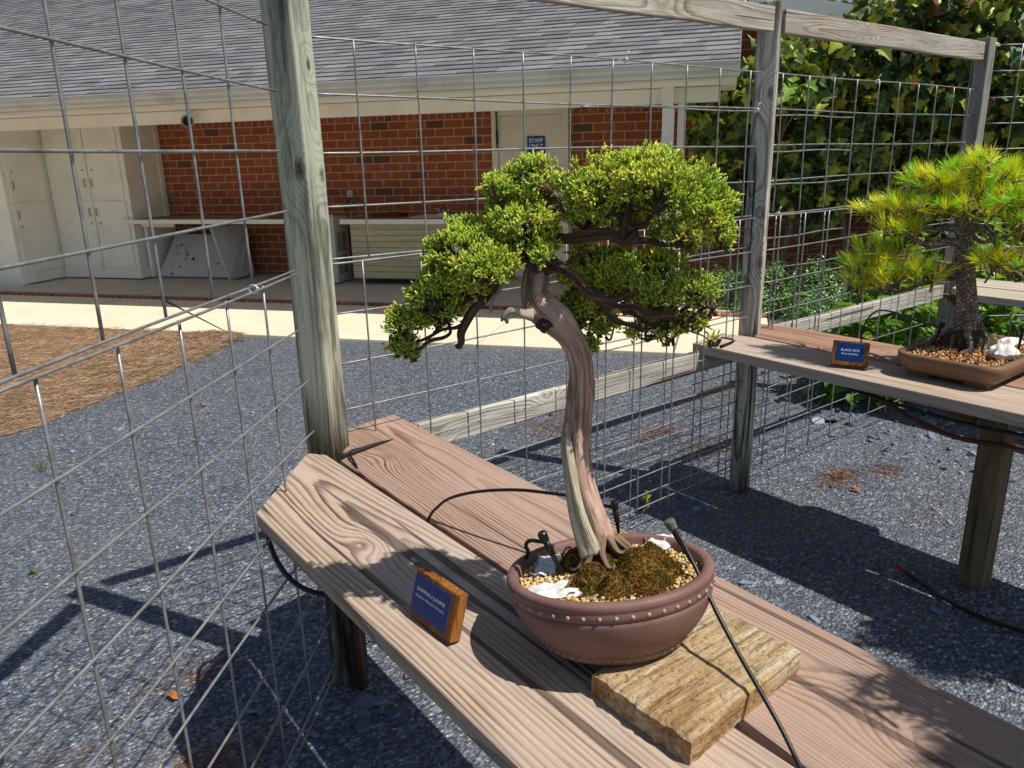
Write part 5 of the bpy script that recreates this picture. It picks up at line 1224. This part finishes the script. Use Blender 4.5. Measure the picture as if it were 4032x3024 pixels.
# ------------------------------------------------------------------ leafy plants
def leaf_poly(kind):
    if kind == 'fig':
        half = [(0, 0), (.10, .02), (.30, .10), (.42, .02), (.52, .14), (.46, .30), (.30, .36), (.40, .44), (.50, .60), (.40, .72), (.24, .66), (.17, .62), (.22, .78), (.16, .94), (0, 1.06)]
    elif kind == 'heart':
        half = [(0, 0), (.16, -.06), (.32, .04), (.40, .22), (.36, .42), (.24, .64), (.10, .86), (0, 1.0)]
    else:
        half = [(0, 0), (.22, .2), (.28, .5), (.18, .8), (0, 1)]
    V, F = [], []
    n = len(half)
    fold, droop = (.55, .5) if kind == 'fig' else (.28, .18)
    for sx in (1, -1):
        b = len(V)
        for x, y in half: V.append((sx * x, y, abs(x) * fold - droop * y * y))
        m_ = len(V)
        for t_ in (.25, .5, .75): V.append((0, t_, -droop * t_ * t_))
        # fan from midrib points
        mids = [b] + [m_ + k for k in range(3)] + [b + n - 1]
        for i in range(n - 1):
            ym = (half[i][1] + half[i + 1][1]) / 2; j = min(3, max(0, int(ym * 4)))
            j2 = max(0, min(4, int(round(ym * 4))))
            if i and j2 != jp: F.append((mids[jp], b + i, mids[j2]) if sx < 0 else (mids[j2], b + i, mids[jp])[::-1])
            jp = j2; tri = (mids[j2], b + i, b + i + 1)
            if len(set(tri)) == 3: F.append(tri if sx > 0 else tri[::-1])
    return np.array(V), np.array(F)
FIG, HEART, SMALL = leaf_poly('fig'), leaf_poly('heart'), leaf_poly('small')
def leaves(proto, pos, nrm, size, tint, roll=.9, hang=.7):
    """leaf blades: local z = blade normal, local y = blade direction (falling)"""
    n = len(pos); Z = nrm / np.linalg.norm(nrm, axis=1, keepdims=True)
    dn = np.array([0, 0, -hang]) + NR.normal(0, roll, (n, 3)); Y = dn - Z * (dn * Z).sum(1, keepdims=True); Y /= np.linalg.norm(Y, axis=1, keepdims=True)
    X = np.cross(Y, Z); M = np.stack([X, Y, Z], axis=2)
    return scatter(proto[0], proto[1], pos, M, size, np.ones((len(proto[0]), 3)), tint)
figm = foliage_mat('fig_leaf', .42, .35, .2)
fig = thing('fig_tree', 'big fig tree with lobed leaves covering the brick gable wall', 'tree', H(2.2, 9.2, 0))
figbark = flat('fig_bark', (140, 128, 112), .8, .2, var=.25, scale=14, bump=.01)
def fig_top(s): return float(np.interp(s, [-.5, .24, 1.1, 1.5, 2.2, 4], [2.02, 2.5, 2.72, 3.05, 3.5, 4.2]))
STEMS = []
for (s0, d0, lean, h) in ((.1, 7.95, -.35, 2.0), (.7, 7.9, -.25, 2.5), (1.2, 7.85, .1, 2.8), (1.7, 7.9, .3, 2.8), (2.4, 7.8, .1, 3.2), (3.2, 7.8, .2, 3.4), (4.2, 7.7, .2, 3.6), (5.5, 7.7, 0, 3.7)):
    pts = []
    for k in range(7):
        t_ = k / 6; pts.append(H(s0 + lean * t_ + .07 * math.sin(k * 2 + s0 * 5), d0 + 1.45 - .45 * t_ + .05 * math.sin(k * 1.3), h * t_))
    mb = MB(); mb.tube(pts, [.038 - .028 * k / 6 for k in range(7)], 9, sub=3); mb.build('trunk', figbark, fig)
    for q in range(9):
        k = R.randint(1, 5); b = np.array(pts[k]); e = b + EH * R.uniform(-.5, .5) + NH * R.uniform(-.5, .1) + np.array([0, 0, R.uniform(.1, .6)])
        STEMS.append((b, (b + e) / 2 + NR.normal(0, .05, 3), e))
for b, m_, e in STEMS: mb = MB(); mb.tube([tuple(b), tuple(m_), tuple(e)], [.014, .010, .006], 6, sub=3); mb.build('branch', figbark, fig)
pos, nr, ti, sz = [], [], [], []
cl = [(R.uniform(-.35, 8.6) if R.random() < .5 else R.uniform(-.3, 4.2), R.random(), R.random()) for q in range(3000)]
for (s, u, v_) in cl:
    zt = fig_top(s); zb = .70 if s > .9 else .95
    z = zb + (zt - zb) * (1 - u ** 1.35)
    dfront = 8.34 + .34 * mnoise.noise(Vector((s * 1.3, z * 1.3, 3))) + .25 * max(0, (z - zt + .5)) + .62 * max(0, 1.95 - z) + (.15 if s < .3 else 0)
    d = dfront + 1.15 * v_ ** 1.3
    if d > 9.82: continue
    if mnoise.noise(Vector((s * 1.6, z * 1.8, 11))) < -.10 and z < zt - .35: continue
    c = np.array(H(s, d, z)); out = -NH * .9 + EH * .35 + np.array([0, 0, .55])
    hi = (z - zb) / (zt - zb); g_ = R.random()
    for q in range(R.randint(4, 7)):
        pos.append(c + NR.normal(0, .10, 3)); nr.append(out + NR.normal(0, .85, 3)); sz.append(R.uniform(.06, .15))
        t_ = R.random()
        if t_ < .04 + .07 * hi: k = (.50, .40, .045) if R.random() < .7 else (.30, .15, .05)
        elif t_ < .30 + .22 * hi: k = (.44, .50, .08)  # pale yellow green, commoner towards the top: sunlit leaves put into the colour
        else: k = (.075, .145, .05) if g_ < .6 else (.14, .215, .075)
        ti.append(np.array(k) * R.uniform(.75, 1.25))
V, F, C = leaves(FIG, np.array(pos), np.array(nr), np.array(sz), np.array(ti), .8, .6)
tri_mesh('crown', V, F, C, figm, fig)
# fresh pale shoot and a few green figs
gfig = flat('green_fig', (150, 172, 70), .5)
sh = np.array(H(.55, 8.15, 2.17)); n = 14
V, F, C = leaves(FIG, sh + NR.normal(0, .06, (n, 3)), np.tile(-NH * .5 + np.array([0, 0, 1.]), (n, 1)) + NR.normal(0, .4, (n, 3)), NR.uniform(.10, .15, n), np.tile([.26, .42, .07], (n, 1)), .9, .0)
tag(tri_mesh('fresh_shoot', V, F, C, figm, fig), 'pale fresh green shoot with unripe figs')
for q in range(4):
    mb = MB(); mb.lathe([(0, -.022), (.013, -.016), (.018, .0), (.010, .018), (.003, .03)], 10, c=tuple(sh + np.array([R.uniform(-.05, .05), -.03, R.uniform(-.10, -.05)]))); mb.build('fruit', gfig, fig)

def small_bush(name, label, cat, c, rx, ry, h, n, size, cols, proto, group, mat, upn=.8, stems=8, hang=.2):
    t = thing(name, label, cat, c, group); pos, nr = [], []
    for q in range(n):
        d = NR.normal(size=3); d /= np.linalg.norm(d); d[2] = abs(d[2]); k = (1 + .28 * mnoise.noise(Vector(d * 3.0) + Vector((c[0] * 7, 0, 0)))) * R.uniform(.55, 1.0) ** .5
        pos.append((c[0] + d[0] * rx * k, c[1] + d[1] * ry * k, c[2] + .02 + d[2] * h * k)); nr.append(d * .6 + np.array([0, 0, upn]) + NR.normal(0, .5, 3))
    ci = np.array([lin(*q)[:3] for q in cols])[NR.integers(len(cols), size=n)] * NR.uniform(.7, 1.25, (n, 1))
    V, F, C = leaves(proto, np.array(pos), np.array(nr), NR.uniform(*size, n), ci, .9, hang); tri_mesh('crown', V, F, C, mat, t)
    mb = MB()
    for q in range(stems):
        a = R.uniform(0, 2 * PI); k = R.uniform(.3, .85); e = (c[0] + math.cos(a) * rx * k, c[1] + math.sin(a) * ry * k, c[2] + h * R.uniform(.4, .8))
        mb.tube([(c[0] + math.cos(a) * .05, c[1] + math.sin(a) * .05, c[2] - .02), tuple((np.array(c) + np.array(e)) / 2 + (0, 0, .06)), e], [.009, .007, .004], 6, sub=3)
    mb.build('stems', figbark, t); return t
boxm = foliage_mat('box_leaf', .32, .5, .12)
bc = [(92, 134, 74), (74, 116, 66), (116, 158, 84), (146, 184, 106)]
for lab, (s, d), r, h, n in (('low small leaved shrub at the foot of the white downspout', (-.10, 8.32), .36, .46, 2800), ('low small leaved shrub behind the grey cracked post', (.36, 8.28), .42, .54, 3600), ('low small leaved shrub between the wires right of the grey cracked post', (.88, 8.24), .44, .52, 3600), ('low small leaved shrub in front, just beyond the end of the pale walk', (.86, 7.62), .36, .36, 2600), ('low small leaved shrub behind the pale middle rail', (1.45, 7.45), .40, .36, 2800), ('low small leaved shrub half hidden by the pine needles', (1.45, 8.15), .42, .46, 3000)):
    small_bush('box_shrub', lab, 'shrub', H(s, d, 0), r, r * .85, h, n, (.018, .036), bc, SMALL, 'low small leaved shrubs', boxm, stems=10)
lfm = foliage_mat('bright_leaf', .4, .45, .35)
lc = [(128, 168, 52), (104, 150, 44), (150, 184, 62), (84, 130, 42)]
for lab, c, r, h, n in (('bright leafy plant with heart shaped leaves under the pale middle rail', (4.86, 2.50, 0), (.34, .3), .70, 380),
                        ('bright leafy plant behind the dark post at the far bench', (5.45, 2.62, 0), (.5, .4), .85, 520), ('bright leafy plant showing under the far grey bench', (6.1, 1.9, 0), (.5, .55), .8, 560),
                        ('bright leafy plant at the right edge below the far bench', (6.25, 1.05, 0), (.5, .5), .78, 520), ('tall bright leafy plant rising behind the pine trunk', (6.35, 2.55, 0), (.6, .5), 1.15, 620), ('tall bright leafy plant behind the pine at the right edge', (7.2, 1.6, 0), (.6, .6), 1.15, 560)):
    small_bush('leafy_plant', lab, 'plant', c, r[0], r[1], h, n, (.06, .125), lc, HEART, 'bright leafy plants behind the fence', lfm, 1.0, 14, .3)
# weed and grass tufts
t = thing('weed', 'single small leafy weed growing in the gravel by the fence', 'weed', (2.46, 2.22, 0))
mb = MB(); mb.tube([(2.46, 2.22, -.01), (2.463, 2.222, .05), (2.458, 2.22, .10)], .002, 5); mb.build('stem', flat('weed_green', (120, 140, 50), .6), t)
n = 12; z = np.linspace(.03, .11, n); V, F, C = leaves(SMALL, np.c_[np.full(n, 2.46), np.full(n, 2.22), z], NR.normal(0, 1, (n, 3)) * (1, 1, .4) + (0, 0, .8), NR.uniform(.02, .034, n), np.tile(lin(176, 176, 60)[:3], (n, 1)), .9, -.4)
tri_mesh('leaves', V, F, C, lfm, t)
def tuft(label, c, n=26, h=.06):
    V, F, C = scatter(np.array([(1, 0, 0), (-1, 0, 0), (0, 0, 1)]), np.array([(0, 1, 2)]), np.array([c] * n) + NR.normal(0, .012, (n, 3)) * (1, 1, 0), frames(np.c_[NR.normal(0, .5, n), NR.normal(0, .5, n), np.ones(n)]), np.c_[np.full(n, .0018), np.full(n, .0018), NR.uniform(.6, 1.1, n) * h], np.ones((3, 3)), np.tile(lin(112, 146, 52)[:3], (n, 1)) * NR.uniform(.7, 1.2, (n, 1)))
    return tag(tri_mesh('grass_tuft', V, F, C, lfm), label, 'grass', 'grass tufts in gravel and straw')
tuft('small grass tuft in the gravel by the nearest left fence wires', (.115, 3.47, .0)); tuft('grass tuft at the lower edge of the straw bed', (.30, 4.74, .02), 30, .08)
tuft('grass tuft in the middle of the straw bed', (.9, 6.9, .03), 30, .09); tuft('grass tuft at the sidewalk edge of the straw bed', (1.25, 8.55, .03), 26, .09); tuft('grass tuft in the straw bed near the left frame edge', (.35, 6.2, .03), 24, .07)
# dry leaves on the gravel
dl = flat('dry_leaf', (168, 104, 62), .7, .2, var=.25)
for lab, c, rz in (('curled orange dry leaf on gravel left of the near bench', (.36, 2.28, .012), .4), ('orange dry leaf on gravel below the front edge of the near bench', (.53, .80, .012), 1.9), ('brown dry leaf in the sunny gravel by the straw bed', (1.35, 5.35, .014), 1.0), ('pale dry leaf on sunny gravel under the middle bench', (3.42, 1.72, .012), .2), ('orange dry leaf on gravel between the two benches', (2.02, 1.25, .012), 2.4)):
    mb = MB(); vs = [Vector(c) + Matrix.Rotation(rz, 3, 'Z') @ Vector((x * .016, y * .026, abs(x) * .012 + .006 * math.sin(y * 3))) for x, y in ((0, -1), (.6, -.5), (.8, .1), (.4, .7), (0, 1.1), (-.4, .7), (-.8, .1), (-.6, -.5), (0, 0))]
    mb.add(vs, [(8, i, (i + 1) % 8) for i in range(8)]); tag(mb.build('dry_leaf', dl), lab, 'leaf', 'dry leaves on the gravel')

# tree beyond the gable
bt = thing('broadleaf_tree', 'yellow green tree showing above the white eave, beyond the fig tree', 'tree', H(2.1, 13.0, 0))
mb = MB(); mb.tube([H(2.1, 13, -.1), H(2.15, 13, 1.8), H(2.05, 13.05, 3.2), H(2.1, 13.1, 4.6)], [.14, .12, .09, .04], 10, sub=3); mb.build('trunk', figbark, bt)
pos, nr = [], []
for q in range(2600):
    d = NR.normal(size=3); d /= np.linalg.norm(d); k = (1 + .3 * mnoise.noise(Vector(d * 2.5))) * R.uniform(.5, 1) ** .5
    pos.append(np.array(H(2.0 + d[0] * 2.0 * k, 13 + d[1] * 1.4 * k, 4.2 + d[2] * 1.3 * k))); nr.append(d * .5 + np.array([0, 0, .8]) + NR.normal(0, .5, 3))
ci = np.array([lin(196, 196, 70)[:3], lin(150, 176, 60)[:3], lin(214, 204, 92)[:3]])[NR.integers(3, size=2600)] * NR.uniform(.7, 1.2, (2600, 1))
V, F, C = leaves(HEART, np.array(pos), np.array(nr), NR.uniform(.10, .18, 2600), ci, .9, .5); tri_mesh('crown', V, F, C, lfm, bt)
